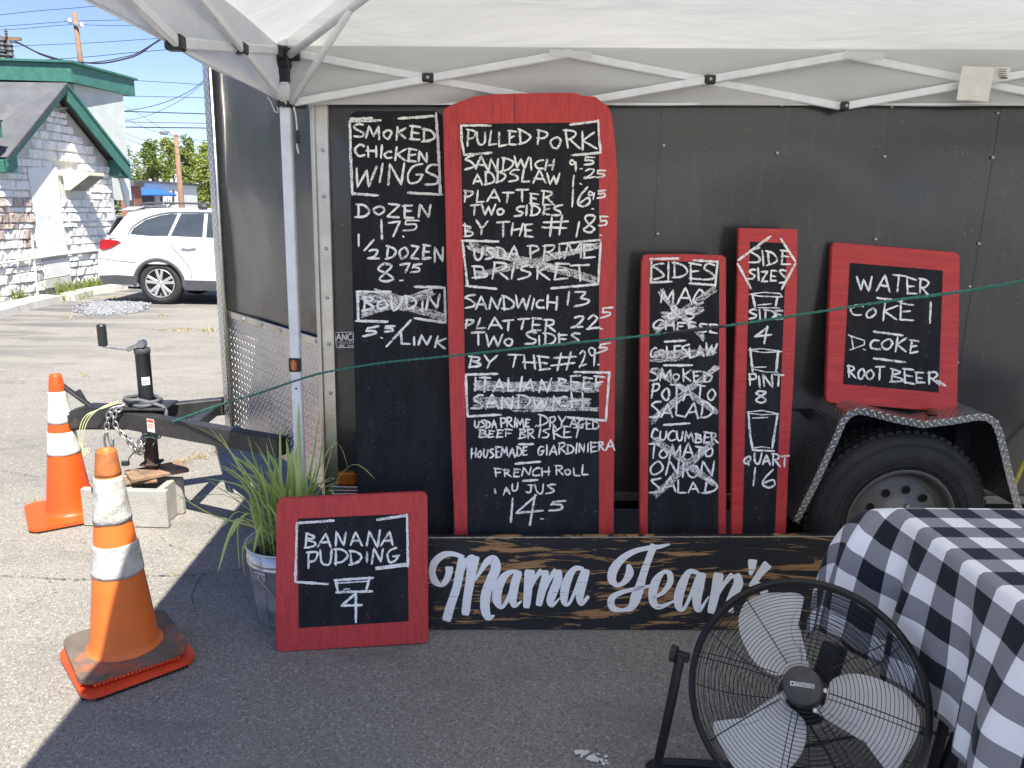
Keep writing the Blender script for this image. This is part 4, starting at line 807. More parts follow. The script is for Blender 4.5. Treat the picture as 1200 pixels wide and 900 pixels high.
# side sizes board
P4 = Plane(2.56, 0, .135)
board("menu_board", "narrowest red framed board headed SIDE SIZES with three chalk cups drawn on it", P4,
 [(866, 267), (935, 268.5), (934, 350), (930, 450), (924, 550), (921, 628), (857, 628), (859, 500), (863, 380)], [(879, 283), (922, 285), (908, 628), (870, 628)],
 [[('-', [(903, 277), (865, 305)], [(864.5, 309), (880, 338)], [(915, 280), (932, 306)], [(932, 309), (916, 339)])],
  [("SIDE", 878, 309, 926, 311, 16)], [("SIZES", 877, 327, 921, 330, 14)], [('thin', [(878, 345), (895, 342.5), (914, 344), (917, 348), (890, 347), (879, 345)]), ('-', [(882, 347), (885, 360)], [(911, 348), (909, 359)]), ('thin', [(884, 360.5), (914, 361)], [(888, 357.5), (904, 356)])],
  [("SIDE", 877, 374, 918, 374, 11)], [("4", 884, 402, 906, 402, 24)],
  [('thin', [(877, 410), (893, 408.5), (917, 412), (895, 413), (880, 411)], [(884, 430.5), (898, 430)], [(881, 432), (897, 436), (912, 436)]), ('-', [(879, 408), (882, 435)], [(912, 411), (909.5, 435)])],
  [("PINT", 877, 452, 918, 453, 13)], [("8", 885, 470, 900, 470, 14)],
  [('thin', [(875, 483), (893, 481), (913, 485), (893, 486), (877, 484)], [(882, 490), (900, 489)], [(883, 525), (893, 523.5), (902, 525)]), ('-', [(877, 484), (879, 510), (882, 527)], [(911, 486), (905, 525)], [(882, 527.5), (907, 528.5)])],
  [("QUART", 871, 544, 924, 546, 12)], [("16", 881, 571, 909, 571, 22)]],
 2.35, 'redh', ground=((7, 6), (4, 5)), thick=.018)
# drinks board on the fender
ztop = .79
P5 = Plane(2.735, ztop, .13)
board("menu_board", "red framed drinks board headed WATER standing tilted on the trailer fender", P5,
 [(975, 289), (977, 284.5), (981, 284), (1119, 295.5), (1124, 298), (1125, 303), (1124, 380), (1122, 478), (1119, 482), (1115, 483), (973, 472), (969, 470), (968, 465), (971, 380)],
 [(996, 308), (1105, 317), (1100, 460), (988, 450)],
 [[("WATER", 1005, 338, 1090, 347, 18)], [('-', [(1028, 349), (1057, 353)])], [("coKE", 996, 370, 1069, 375, 17), ("1", 1088, 381, 1093, 381, 26)], [('-', [(1024, 388.5), (1058, 393)])],
  [('thin', [(994, 392), (998, 395), (1000, 409)], [(995, 393), (1013, 399), (1013, 404), (996, 410)]), (".", 1011, 410, 1016, 410, 5), ("coKE", 1019, 410, 1078, 413, 16)], [('-', [(1024, 420), (1061, 424.5)])],
  [("RooT", 993, 443, 1035, 446, 14), ("BEER", 1043, 446, 1101, 452, 14), ('-', [(1098, 446), (1108, 452)])]], 2.35, 'redh', thick=.02)
# banana pudding board
P6 = Plane(2.345, 0, .16, .10, -.68)
board("menu_board", "small square red framed board reading BANANA PUDDING in front of the bucket", P6,
 [(324, 592), (326, 586), (331, 584), (494, 576.5), (499, 578), (501, 583), (501.5, 660), (502, 748), (499, 753), (494, 754), (330, 764), (325, 762), (323, 757), (323, 680)],
 [(349, 608), (477, 602), (479, 728), (350, 736)],
 [[('-', [(349, 613), (391, 610)], [(442, 609), (476, 604)], [(477, 603), (478, 664)], [(348, 613), (346, 682)], [(347, 682), (384, 684.5)], [(441, 667), (478, 662)]), ('thin', [(440, 665), (476, 660)])],
  [("BANANA", 357, 641, 463, 640, 18)], [("PUDDiNG", 359, 665, 467, 657, 17)], [('-', [(392, 680), (437, 677)], [(393, 680), (396, 693)], [(433, 678), (429, 692)], [(394, 694), (436, 693)]), ('thin', [(394, 683.5), (432, 681)], [(403, 690.5), (410, 690)])],
  [('-', [(416, 696), (400, 710), (424, 709)], [(417, 695), (417, 729)])]], 2.6, thick=.02)

# ------------------------------------------------------------------ big lettered sign
P7 = Plane(2.487, 0, .09)
SG = thing("wooden_sign", "long worn black wooden sign lettered in white script along the foot of the boards", "sign", (.6, 2.487, 0))
q = [P7.at(430, 629), P7.at(1006, 627), P7.at(1008, 743), P7.at(430, 740.5)]
for i in (2, 3): a = q[3-i]; b = q[i]; q[i] = a.lerp(b, (a.z-.004)/(a.z-b.z))
bm = bmesh.new(); prism(bm, q, P7.n*.02, .002); sb = mk("sign_board", bm, MT['sign'], SG)
bm = bmesh.new(); ribbon(bm, P7, [(430, 630.3), (700, 629.5), (1005, 628.6)], 1.3, off=.0008, rough=.5); mk("bare_wood_edge", bm, simple("bare_wood_edge", (.42, .36, .28, 1), .8), sb)
def brush(strokes, org, s, parent):
    bm = bmesh.new()
    for st in strokes:
        P = smooth_pts([(org[0]+x/s, org[1]+y/s, w_/s*1.0) for x, y, w_ in st], 6); ribbon(bm, P7, [(x, y) for x, y, _ in P], [max(p[2]*1.02, .6)*(1 if 1 < i < len(P)-2 else (.72 if i in (0, len(P)-1) else .93)) for i, p in enumerate(P)], rough=.03, off=.0011, taper=False)
    mk("painted_letter", bm, MT['letter'], parent)
Z7, Z8 = ((490, 620), 5.714), ((690, 620), 5.217)
brush([[(300, 190, 60), (285, 260, 58), (255, 400, 56), (215, 520, 58), (188, 617, 60)], [(208, 250, 56), (205, 300, 45), (180, 355, 40), (150, 375, 26), (110, 345, 48), (95, 290, 44), (110, 225, 50), (160, 178, 45), (220, 165, 34), (280, 180, 30), (300, 195, 40)],
       [(375, 178, 80), (362, 250, 70), (350, 340, 62), (330, 460, 56), (316, 578, 56)], [(285, 330, 14), (315, 240, 26), (345, 195, 36), (375, 185, 30)],
       [(375, 350, 12), (420, 280, 28), (460, 220, 44), (505, 205, 60), (520, 260, 66), (490, 340, 66), (455, 430, 66), (448, 530, 62), (470, 590, 46), (512, 578, 10)]], *Z7, sb)
brush([[(690, 292, 22), (630, 285, 28), (575, 320, 50), (535, 400, 62), (528, 480, 56), (560, 522, 28), (600, 470, 26), (635, 380, 28), (670, 300, 30)], [(675, 282, 52), (650, 360, 58), (635, 450, 56), (645, 512, 34), (695, 480, 10)]], *Z7, sb)
brush([[(750, 272, 74), (738, 380, 58), (725, 530, 48)], [(745, 430, 10), (785, 330, 26), (830, 275, 40)], [(850, 275, 42), (850, 340, 56), (825, 430, 52), (806, 515, 42)], [(845, 430, 10), (885, 330, 26), (925, 270, 36)], [(935, 272, 48), (935, 340, 58), (905, 420, 60), (885, 480, 52), (900, 510, 26), (950, 460, 10)]], *Z7, sb)
brush([[(1108, 268, 28), (1050, 265, 36), (1005, 330, 56), (980, 420, 58), (980, 490, 40), (1010, 500, 22), (1050, 420, 24), (1085, 330, 30), (1110, 275, 28)], [(1125, 268, 55), (1105, 350, 56), (1082, 450, 52), (1095, 500, 30), (1142, 448, 24)]], *Z7, sb)
brush([[(497, 92, 10), (430, 108, 26), (350, 118, 28), (270, 140, 34), (200, 185, 44), (150, 250, 56), (142, 310, 50), (175, 345, 24), (220, 320, 36), (250, 265, 50), (240, 215, 22)], [(400, 92, 46), (375, 160, 42), (345, 240, 44), (315, 340, 52), (290, 410, 66), (262, 475, 46), (210, 495, 22), (150, 485, 38), (135, 440, 44), (160, 405, 34), (230, 378, 26), (310, 362, 26), (400, 340, 10)]], *Z8, sb)
brush([[(395, 420, 16), (450, 390, 26), (495, 330, 38), (495, 275, 36), (460, 262, 24), (415, 310, 50), (390, 390, 54), (398, 455, 44), (440, 475, 28), (530, 435, 12)]], *Z8, sb)
brush([[(670, 268, 24), (615, 262, 34), (575, 330, 54), (550, 410, 58), (550, 475, 44), (580, 488, 22), (625, 400, 24), (670, 285, 30)], [(690, 265, 60), (675, 350, 58), (660, 440, 54), (675, 495, 30), (735, 410, 8)]], *Z8, sb)
brush([[(795, 268, 66), (778, 370, 58), (745, 515, 48)], [(775, 440, 8), (825, 340, 24), (880, 275, 36)], [(900, 275, 44), (915, 330, 58), (885, 400, 58), (860, 470, 50), (880, 510, 24)]], *Z8, sb)
brush([[(1002, 185, 58), (998, 230, 46), (988, 282, 20)]], *Z8, sb)
brush([[(1098, 212, 62), (1060, 255, 46), (1020, 310, 38), (985, 352, 26)], [(1010, 320, 20), (1060, 360, 44), (1075, 420, 50), (1040, 480, 40), (960, 500, 26)]], *Z8, sb)

# ------------------------------------------------------------------ bucket and plant
BKC = Vector((-.70, 2.60, 0))
bk = thing("galvanised_bucket", "galvanised steel bucket holding the grass plant behind the banana pudding board", "bucket", BKC)
bm = bmesh.new(); lathe(bm, [(.0001, .012), (.105, .012), (.107, .0), (.110, .0), (.112, .014), (.118, .07), (.1195, .072), (.119, .076), (.137, .235), (.142, .239), (.137, .243), (.138, .252), (.143, .256), (.138, .260), (.143, .298), (.139, .298), (.132, .235), (.12, .10)], BKC, None, 48); mk("bucket_body", bm, MT['galv'], bk, smooth=True)
bm = bmesh.new(); tube(bm, [BKC+Vector((math.cos(a)*.143, math.sin(a)*.143, .299)) for a in [2*math.pi*k/48 for k in range(48)]], .0045, 8, closed=True); mk("rim", bm, MT['galv'], bk, smooth=True)
bm = bmesh.new(); tube(bm, [BKC+Vector((-.048, -.111+.002, .01)), BKC+Vector((-.060, -.130, .29))], .0028, 6); mk("side_seam", bm, MT['galv'], bk)
def bsurf(a, z, o=0): r = .112+(.143-.112)*(z/.298)+o; return BKC+Vector((math.cos(a)*r, math.sin(a)*r, z))
ea = R_(-118); bm = bmesh.new()
box(bm, bsurf(ea, .215, .006), (.05, .008, .034), Matrix.Rotation(ea+math.pi/2, 3, 'Z'), .003); hd = mk("handle_ear", bm, MT['galv'], bk)
bm = bmesh.new(); pts = [bsurf(ea, .225, .012), bsurf(ea+.05, .21, .018)]+[bsurf(ea+.15+k*.22, .19-.13*math.sin(min(1, k/5)*math.pi/2), .014) for k in range(8)]
tube(bm, smooth_pts([tuple(p) for p in pts], 4), .003, 6); mk("handle", bm, MT['chrome'], bk, smooth=True)
bm = bmesh.new(); lathe(bm, [(.0001, .25), (.06, .252), (.132, .245)], BKC, None, 24); mk("soil", bm, MT['soil'], bk, smooth=True)
pln = thing("lemongrass_plant", "clump of long arching green grass blades growing in the galvanised bucket", "plant", BKC+Vector((0, 0, .24)))
def blade_mesh(base, tip, mid, w_):
    w_ *= 1.75; P = smooth_pts([tuple(base), tuple(base.lerp(mid, .5)+Vector((0, 0, .02))), tuple(mid), tuple(tip)], 4); bm = bmesh.new(); prev = None; n = len(P)
    side0 = (tip-base).cross(Vector((0, 0, 1))); side0 = side0.normalized() if side0.length > .02 else Vector((1, 0, 0))
    side0 = (side0+Vector((rnd.uniform(-.7, .7), rnd.uniform(-.5, .5), 0))).normalized()
    for i, p in enumerate(P):
        p = Vector(p); t = i/(n-1); ww = w_*(.55+.9*t)*(1-t)**.55 if t > .35 else w_*(.5+.55*t); ww = max(ww, .0004)
        d = (Vector(P[min(i+1, n-1)])-Vector(P[max(i-1, 0)])).normalized(); s = (side0-d*side0.dot(d)).normalized(); up = s.cross(d)
        row = [bm.verts.new(p-s*ww+up*ww*.5), bm.verts.new(p), bm.verts.new(p+s*ww+up*ww*.5)]
        if prev:
            for k in (0, 1): bm.faces.new((prev[k], prev[k+1], row[k+1], row[k]))
        prev = row
    mk("leaf", bm, MT['grass'], pln, smooth=True)
def bl(tipx, tipy, ty, midx, midy, my, w_=.005, bx=0, by=0):
    base = BKC+Vector((bx+rnd.uniform(-.03, .03), by+rnd.uniform(-.03, .03), .245)); blade_mesh(base, ony(tipx, tipy, ty), ony(midx, midy, my), w_)
for a in [(242, 497, 2.5, 285, 550, 2.55), (215, 495, 2.45, 262, 520, 2.5, .003), (255, 505, 2.62, 296, 575, 2.6, .007), (290, 510, 2.6, 305, 570, 2.6, .007), (312, 517, 2.6, 318, 580, 2.6, .007), (328, 500, 2.62, 329, 560, 2.6, .005), (350, 471, 2.66, 351, 550, 2.62, .008), (375, 482, 2.66, 365, 550, 2.62, .006), (379, 508, 2.62, 372, 560, 2.6, .006),
          (392, 516, 2.6, 375, 575, 2.6, .004), (440, 562, 2.5, 412, 545, 2.55, .003), (408, 548, 2.6, 392, 520, 2.6, .003), (395, 590, 2.5, 385, 575, 2.55, .004), (205, 578, 2.4, 250, 605, 2.45, .005), (220, 587, 2.45, 262, 580, 2.5, .003), (255, 672, 2.42, 278, 610, 2.42, .006), (281, 668, 2.44, 281, 612, 2.46, .005), (287, 676, 2.44, 286, 640, 2.46, .004), (297, 650, 2.44, 306, 618, 2.46, .006),
          (262, 618, 2.45, 280, 600, 2.5, .004), (270, 630, 2.42, 290, 602, 2.5, .005), (298, 535, 2.58, 310, 580, 2.58, .007), (305, 545, 2.6, 315, 590, 2.6, .006), (340, 530, 2.6, 336, 580, 2.6, .006), (322, 545, 2.55, 322, 590, 2.58, .008), (270, 545, 2.62, 298, 590, 2.6, .006), (240, 560, 2.6, 282, 590, 2.6, .004)]:
    bl(*a)
for k in range(80):
    a = rnd.uniform(0, 2*math.pi); rr = rnd.uniform(.0, .10); b = BKC+Vector((math.cos(a)*rr, math.sin(a)*rr*.9, .245)); L = rnd.uniform(.26, .46); out = rnd.uniform(.02, .19)
    if math.sin(a) < -.2: out *= .6
    tip = b+Vector((math.cos(a)*out-.02, math.sin(a)*out*.7, L-(out*.5))); mid = b+Vector((math.cos(a)*out*.35, math.sin(a)*out*.3, L*.66)); blade_mesh(b, tip, mid, rnd.uniform(.003, .0065))

# ------------------------------------------------------------------ pop-up canopy
CX0, CX1, CYB, CYF = -.685, 3.24, 2.79, -.10
def ez(x): return 1.982+(x-CX0)*.026                               # the tent stands a touch higher on the right
cn = thing("canopy_tent", "white pop-up canopy with its folding frame over the boards", "canopy", (CX0, CYB, 0))
PK = Vector(((CX0+CX1)/2, (CYB+CYF)/2, 2.95))
def roof_panel(A, B, nu=46, nv=26):
    def fn(u, v):
        e = A.lerp(B, u); p = e.lerp(PK, v*.995); sag = -.05*math.sin(math.pi*v)*math.sin(math.pi*u) if False else 0
        w_ = math.sin(math.pi*min(1, max(0, u)))*(1-v)
        wr = noise.noise((p.x*.7+7, p.y*2.6, 2))*.045+noise.noise((p.x*1.6, p.y*6, 4))*.005
        k = min(1, v*7)*min(1, 9*u)*min(1, 9*(1-u)); p = p+Vector((0, 0, -.035*w_*math.sin(math.pi*min(1, v*1.6))*k+wr*k)); return p
    bm = grid_sheet(bmesh.new(), fn, nu, nv); bmesh.ops.remove_doubles(bm, verts=bm.verts, dist=.0005); mk("roof_panel", bm, MT['canopy'], cn, smooth=True)
ov = .028
corn = [Vector((CX0-ov, CYB+ov, ez(CX0)+.045)), Vector((CX1+ov, CYB+ov, ez(CX1)+.045)), Vector((CX1+ov, CYF-ov, ez(CX1)+.045)), Vector((CX0-ov, CYF-ov, ez(CX0)+.045))]
for i in range(4): roof_panel(corn[i], corn[(i+1) % 4])
def valance(A, B, nrm):
    L = (B-A).length
    def fn(u, v):
        p = A.lerp(B, u); d = .185; e = min(1, 6*u, 6*(1-u))
        o = -.012+(noise.noise((u*L*1.4, v*2.5, 11))*.030+noise.noise((u*L*2.2+v*5, v*8, 5))*.014)*(v+.35)
        return p+Vector((0, 0, -d*v-.004*math.sin(u*L*6)*v))+nrm*max(-.019, min(o, .006))
    bm = grid_sheet(bmesh.new(), fn, 90, 10); mk("valance", bm, MT['canopy'], cn, smooth=True)
    bm = bmesh.new(); bar(bm, fn(0, 1), fn(1, 1), .003, .008, bev=0); 
    mk("valance_hem", bm, MT['frame'], cn)
valance(corn[0], corn[1], Vector((0, 1, 0))); valance(corn[3], corn[0], Vector((-1, 0, 0))); valance(corn[1], corn[2], Vector((1, 0, 0))); valance(corn[2], corn[3], Vector((0, -1, 0)))
def post(x, y, name="post"):
    bm = bmesh.new(); z = ez(x); box(bm, (x, y, (1.90)/2+.01), (.036, .036, 1.88), None, .004); P = mk("post", bm, MT['frame'], cn)
    bm = bmesh.new(); box(bm, (x, y, z-.02), (.026, .026, .22), None, .003); mk("inner_post", bm, MT['frame'], P)
    bm = bmesh.new(); box(bm, (x, y, z+.005), (.044, .05, .07), None, .006); sx = 1 if x < 1 else -1; sy = -1 if y > 1 else 1
    box(bm, (x+sx*.035, y, z+.015), (.04, .02, .04), None, .004); box(bm, (x, y+sy*.035, z+.015), (.02, .04, .04), None, .004); box(bm, (x, y, z-.05), (.034, .034, .05), None, .004); mk("corner_bracket", bm, MT['blackpl'], P)
    bm = bmesh.new(); box(bm, (x, y, 1.835), (.052, .052, .022), None, .004); box(bm, (x+sx*.045, y, 1.832), (.05, .02, .018), None, .003); box(bm, (x, y+sy*.045, 1.832), (.02, .05, .018), None, .003); mk("slider", bm, MT['blackpl'], P)
    bm = bmesh.new(); box(bm, (x, y, .006), (.09, .09, .006), None, .002); mk("foot", bm, MT['frame'], P); return P
pp = post(CX0, CYB); post(CX1, CYB); post(CX0, CYF); post(CX1, CYF)
v = ony(354, 428, CYB-.02); bm = bmesh.new(); box(bm, (CX0-.004, CYB-.024, v.z), (.02, .014, .04), None, .005, 2); bt = mk("leg_button", bm, simple("orange_button", (.75, .20, .04, 1), .4), pp, "orange height button on the front left post")
bm = bmesh.new(); box(bm, (CX0-.002, CYB-.012, v.z), (.043, .022, .052), None, .003); mk("button_housing", bm, MT['blackpl'], bt)
for z in (.68, .57, .83):
    bm = bmesh.new(); lathe(bm, [(.004, 0), (.0001, .0004)], (CX0, CYB-.0185, z), (0, -1, 0), 10); mk("pin_hole", bm, MT['dark'], pp)
def tbar(a, b, lab="truss_bar"): bm = bmesh.new(); bar(bm, a, b, .014, .026, bev=.003); return mk(lab, bm, MT['frame'], cn)
def joint(p, s=(.045, .03, .035)):
    bm = bmesh.new(); box(bm, p, s, None, .004); j = mk("truss_joint", bm, MT['blackpl'], cn)
    bm = bmesh.new(); d = -1; lathe(bm, [(.006, 0), (.005, .004), (.0001, .005)], Vector(p)+Vector((0, -s[1]/2, 0)), (0, -1, 0), 10); mk("joint_bolt", bm, MT['chrome'], j)
def truss(A, B, n, side):
    """n scissor pairs between two posts, A and B at post centres"""
    d = (B-A)/n; o = side*.012
    for k in range(n):
        p, q = A+d*k, A+d*(k+1); top = lambda v: Vector((v.x, v.y, ez(v.x)+.022-(.012 if 0 else 0))); lo = lambda v: Vector((v.x, v.y, ez(v.x)-.140-(v.x-CX0)*.004))
        e = d.normalized()*.03
        tbar(lo(p)+o*.5+e*(k == 0), top(q)+o*.5-e*(k == n-1)) ; tbar(top(p)-o*.9+e*(k == 0), lo(q)-o*.9-e*(k == n-1))
        m = (lo(p)+top(q))/2; joint(m-o*.2, (.04, .04, .03) if abs(d.x) > .1 else (.04, .04, .03))
        if 0 < k: joint(lo(p), (.024, .04, .03) if abs(d.x) > .1 else (.04, .03, .034))
truss(Vector((CX0, CYB, 0)), Vector((CX1, CYB, 0)), 4, Vector((0, -1, 0)))
truss(Vector((CX0, CYB, 0)), Vector((CX0, CYF, 0)), 3, Vector((1, 0, 0)))
truss(Vector((CX1, CYB, 0)), Vector((CX1, CYF, 0)), 3, Vector((-1, 0, 0)))
for cx, cy in ((CX0, CYB), (CX1, CYB), (CX0, CYF), (CX1, CYF)):
    c = Vector((cx, cy, 0)); d = (Vector((PK.x, PK.y, 0))-c); L = d.length; d.normalize()
    bm = bmesh.new(); tube(bm, [c+d*.03+Vector((0, 0, ez(cx)+.01)), c+d*L*.96+Vector((0, 0, PK.z-.09))], .0125, 10); mk("roof_strut", bm, MT['frame'], cn, smooth=True)
    bm = bmesh.new(); tube(bm, [c+d*.03+Vector((0, 0, 1.84)), c+d*.42+Vector((0, 0, 2.185 if True else 0))], .0115, 10); mk("roof_strut", bm, MT['frame'], cn, smooth=True)
bm = bmesh.new(); lathe(bm, [(.0001, -.12), (.05, -.12), (.05, -.05), (.02, -.03), (.0001, -.03)], PK, None, 16); mk("peak_hub", bm, MT['blackpl'], cn)
# fabric tabs over the upper joints, tags, cord
def flap(px0, py0, px1, py1, y, drop, name, mat, wav=.004, label=None):
    A, B = ony(px0, py0, y), ony(px1, py1, y)
    bm = grid_sheet(bmesh.new(), lambda u, v: A.lerp(B, u)+Vector((0, math.sin(u*5+v*2)*wav-.0, -drop*v)), 8, 6); return mk(name, bm, mat, cn, label, smooth=True)
flap(644, 57, 693, 61, CYB-.035, .022, "frame_tab", MT['canopy']); flap(992, 59, 1036, 62, CYB-.035, .024, "frame_tab", MT['canopy'])
t1 = flap(1128, 77, 1165, 79, CYB-.05, .112, "care_tag", MT['white'], .005, "larger cream care tag hanging from the frame"); t2 = flap(1167, 78, 1184, 79, CYB-.05, .045, "care_tag", MT['white'], .003, "smaller white tag right of the larger one")
PT = Plane(CYB-.058); bm = bmesh.new()
for k in range(6): ribbon(bm, PT, [(1131, 81+k*2.6), (1161, 82+k*2.6)] if k else [(1133, 80), (1156, 81)], .7, rough=.4)
ribbon(bm, PT, smooth_pts([(1160, 84), (1152, 94), (1146, 101), (1150, 104), (1158, 98)], 4), .8, rough=.2); mk("tag_print", bm, MT['faint'], t1)
bm = bmesh.new()
for k in range(4): ribbon(bm, PT, [(1169, 81+k*2.4), (1180, 81.5+k*2.4)], .8, rough=.3)
ribbon(bm, PT, [(1172, 91), (1180, 91.3)], 2.4, rough=.3); mk("tag_print", bm, MT['ink'], t2)
cd = thing("hanging_cord", "white cord with a small black cord lock hanging beside the corner post", "cord", tuple(ony(345, 125, 2.76)))
bm = bmesh.new(); tube(bm, smooth_pts([tuple(ony(*p, 2.76)) for p in ((344, 125), (346.5, 135), (348, 150), (348, 158), (347.5, 168), (350, 180))], 5), .0028, 6); mk("cord", bm, MT['white'], cd, smooth=True)
bm = bmesh.new(); v = ony(348.5, 160, 2.757); tube(bm, [v+Vector((0, 0, .02)), v+Vector((0, 0, -.022))], [.007, .008], 8); mk("cord_lock", bm, MT['blackpl'], cd)
bm = bmesh.new(); tube(bm, smooth_pts([tuple(ony(*p, 2.83)) for p in ((314, 114), (318, 120), (322, 130), (326, 131), (325, 120), (330, 125))], 5), .006, 6, flat=.4); o = mk("strap_end", bm, MT['white'], smooth=True); tag(o, "loose white strap end bunched left of the corner post", "strap")

# ------------------------------------------------------------------ green rope
def rope():
    ctl = [(186, 502, 3.43), (215, 490, 3.30), (265, 472, 3.08), (300, 462, 2.92), (350, 445, 2.70), (383, 436, 2.62), (450, 425, 2.48), (530, 417, 2.34), (640, 405, 2.2), (760, 393, 2.1), (850, 382, 2.05), (930, 370, 1.98), (1040, 353, 1.9), (1125, 342, 1.84), (1200, 329, 1.78), (1320, 308, 1.66), (1600, 262, 1.45)]
    P = [Vector(q) for q in smooth_pts([tuple(ony(a, b, c)) for a, b, c in ctl], 10)]; P += [P[-1].lerp(Vector((3.225, -.08, 1.80)), k/40) for k in range(1, 41)]; bm = bmesh.new()
    for ph in (0, 1, 2):
        pts = []
        acc = 0
        for i, p in enumerate(P):
            if i: acc += (p-P[i-1]).length
            d = (P[min(i+1, len(P)-1)]-P[max(i-1, 0)]).normalized(); x, y = frame_of(d); a = acc*130+ph*2.1
            r = .0026 if acc > .5 else .0026+.005*(1-acc/.5); pts.append(p+x*math.cos(a)*r+y*math.sin(a)*r)
        tube(bm, pts, .0025, 6)
    o = mk("guy_rope", bm, MT['rope'], smooth=True); tag(o, "long green twisted rope running from the trailer hitch across in front of the boards", "rope")
rope()
bm = bmesh.new(); tube(bm, smooth_pts([tuple(ony(*p, 3.44)) for p in ((186, 502), (181, 506), (182, 513), (188, 512), (187, 504))], 5), .004, 6); tube(bm, smooth_pts([tuple(ony(*p, 3.44)) for p in ((184, 510), (182, 517), (179, 522))], 5), .003, 6)
o = mk("rope_knot", bm, MT['rope'], smooth=True); tag(o, "green knot tying the rope to the tongue beam", "knot")
bm = bmesh.new(); P = [ony(a, b, 2.095-.0007*(a-770)) for a, b in ((775, 391.5), (800, 388.5), (825, 385.5), (848, 382.5))]; tube(bm, P, [.004, .0055, .0055, .004], 8); o = mk("rope_tensioner", bm, MT['blackpl'], smooth=True); tag(o, "black plastic tensioner on the green rope in front of the sides board", "rope tensioner")
bm = bmesh.new(); tube(bm, smooth_pts([tuple(ony(*p, 2.78)) for p in ((1186, 575), (1192, 560), (1200, 543), (1215, 522), (1240, 500))], 5), .008, 8); o = mk("power_cord", bm, MT['rope2'], smooth=True); tag(o, "yellow power cord rising behind the right end of the fender", "cord")

# ------------------------------------------------------------------ folding table and cloth
TX0, TX1, TYF, TYB, TZ_ = 1.128, 2.9, 1.05, 1.86, .742
tb = thing("folding_table", "folding table hidden under the black and white checked cloth", "table", ((TX0+TX1)/2, (TYF+TYB)/2, 0))
bm = bmesh.new(); box(bm, ((TX0+TX1)/2, (TYF+TYB)/2, TZ_-.024), (TX1-TX0-.02, TYB-TYF-.02, .04), None, .01, 2); mk("tabletop", bm, MT['white'], tb)
for x in (TX0+.2, TX1-.2):
    for y in (TYF+.1, TYB-.1): bm = bmesh.new(); tube(bm, [(x, y, .005), (x, y, TZ_-.045)], .013, 10); mk("leg", bm, MT['fanblk'], tb, smooth=True)
def cloth():
    C_ = .12; N = 1.0; ux0, ux1 = -.42, TX1-TX0; vy0, vy1 = -.35, TYB-TYF+.34; step = .0125
    bm = bmesh.new(); uvl = bm.loops.layers.uv.verify(); nx = int((ux1-ux0)/step); ny = int((vy1-vy0)/step)
    W, D = TX1-TX0, TYB-TYF
    def fall(A, d, B=.16):                                       # arc-length true fall: leans out by A, then hangs
        x = z = 0.0; n = max(1, int(d/.01)); h = d/n
        for i in range(n):
            t = (i+.5)*h; sl = min(.93, A/B*math.exp(-t/B)); 
            if t < .03: sl = max(sl, math.cos(t/.03*math.pi/2))
            x += sl*h; z += math.sqrt(max(0, 1-sl*sl))*h
        return x, z
    def pos(u, v):
        a = max(0, -u); b = max(0, v-D); c = max(0, -v)
        bx = TX0+max(u, 0); by = TYF+min(max(v, 0), D); z = TZ_+.002
        if a == 0 and b == 0 and c == 0: return Vector((bx, by, z+noise.noise((bx*4, by*4, 0))*.001))
        if a > 0 and b == 0 and c == 0:
            k = max(0, 1-(D-v)/.16); k = k*k*(3-2*k); f = min(1, max(0, a-.03)*4)
            fold = (.030*math.sin(v*21+1.6+math.sin(v*9))+.012*math.sin(v*47+2))*f*(1-k)
            x, dz = fall(.03+.10*k, a); return Vector((bx-x-max(fold, -.03), by+(.015*math.cos(v*21)*f-.03*f*k)*(1-k)-.02*f*k, z-dz))
        if b > 0 and a == 0:
            k = max(0, 1-u/.2); k = k*k*(3-2*k); f = min(1, max(0, b-.03)*4); x, dz = fall(.05+.08*k, b); return Vector((bx, by+x+max(.03*math.sin(u*19)*f*(1-k), -.03), z-dz))
        if c > 0 and a == 0:
            f = min(1, max(0, c-.03)*4); x, dz = fall(.06, c); return Vector((bx, by-x-max(.03*math.sin(u*19)*f, -.03), z-dz))
        e, sg = (b, 1) if b > 0 else (c, -1)
        d = math.hypot(a, e); th = math.atan2(e, a); m = math.sin(2*th)
        x, dz = fall(.13+.09*m if sg > 0 else .06+.12*m, d)
        rip = .012*math.sin(th*9)*min(1, d*4)
        return Vector((TX0-(x+rip)*math.cos(th*.95), (TYB if sg > 0 else TYF)+sg*(x+rip)*math.sin(th*.95)-(.02*min(1, max(0, a-.03)*4)*math.cos(th)), z-dz))
    g = [[bm.verts.new(pos(ux0+(ux1-ux0)*i/nx, vy0+(vy1-vy0)*j/ny)) for i in range(nx+1)] for j in range(ny+1)]
    for j in range(ny):
        for i in range(nx):
            f = bm.faces.new((g[j][i], g[j][i+1], g[j+1][i+1], g[j+1][i]))
            for lp, (p, q) in zip(f.loops, ((i, j), (i+1, j), (i+1, j+1), (i, j+1))): lp[uvl].uv = ((ux0+(ux1-ux0)*p/nx)/C_-.11, (vy0+(vy1-vy0)*q/ny)/C_-.20)
    o = mk("tablecloth", bm, MT['gingham'], smooth=True); tag(o, "black and white gingham tablecloth draped over the table at the right", "tablecloth")
cloth()

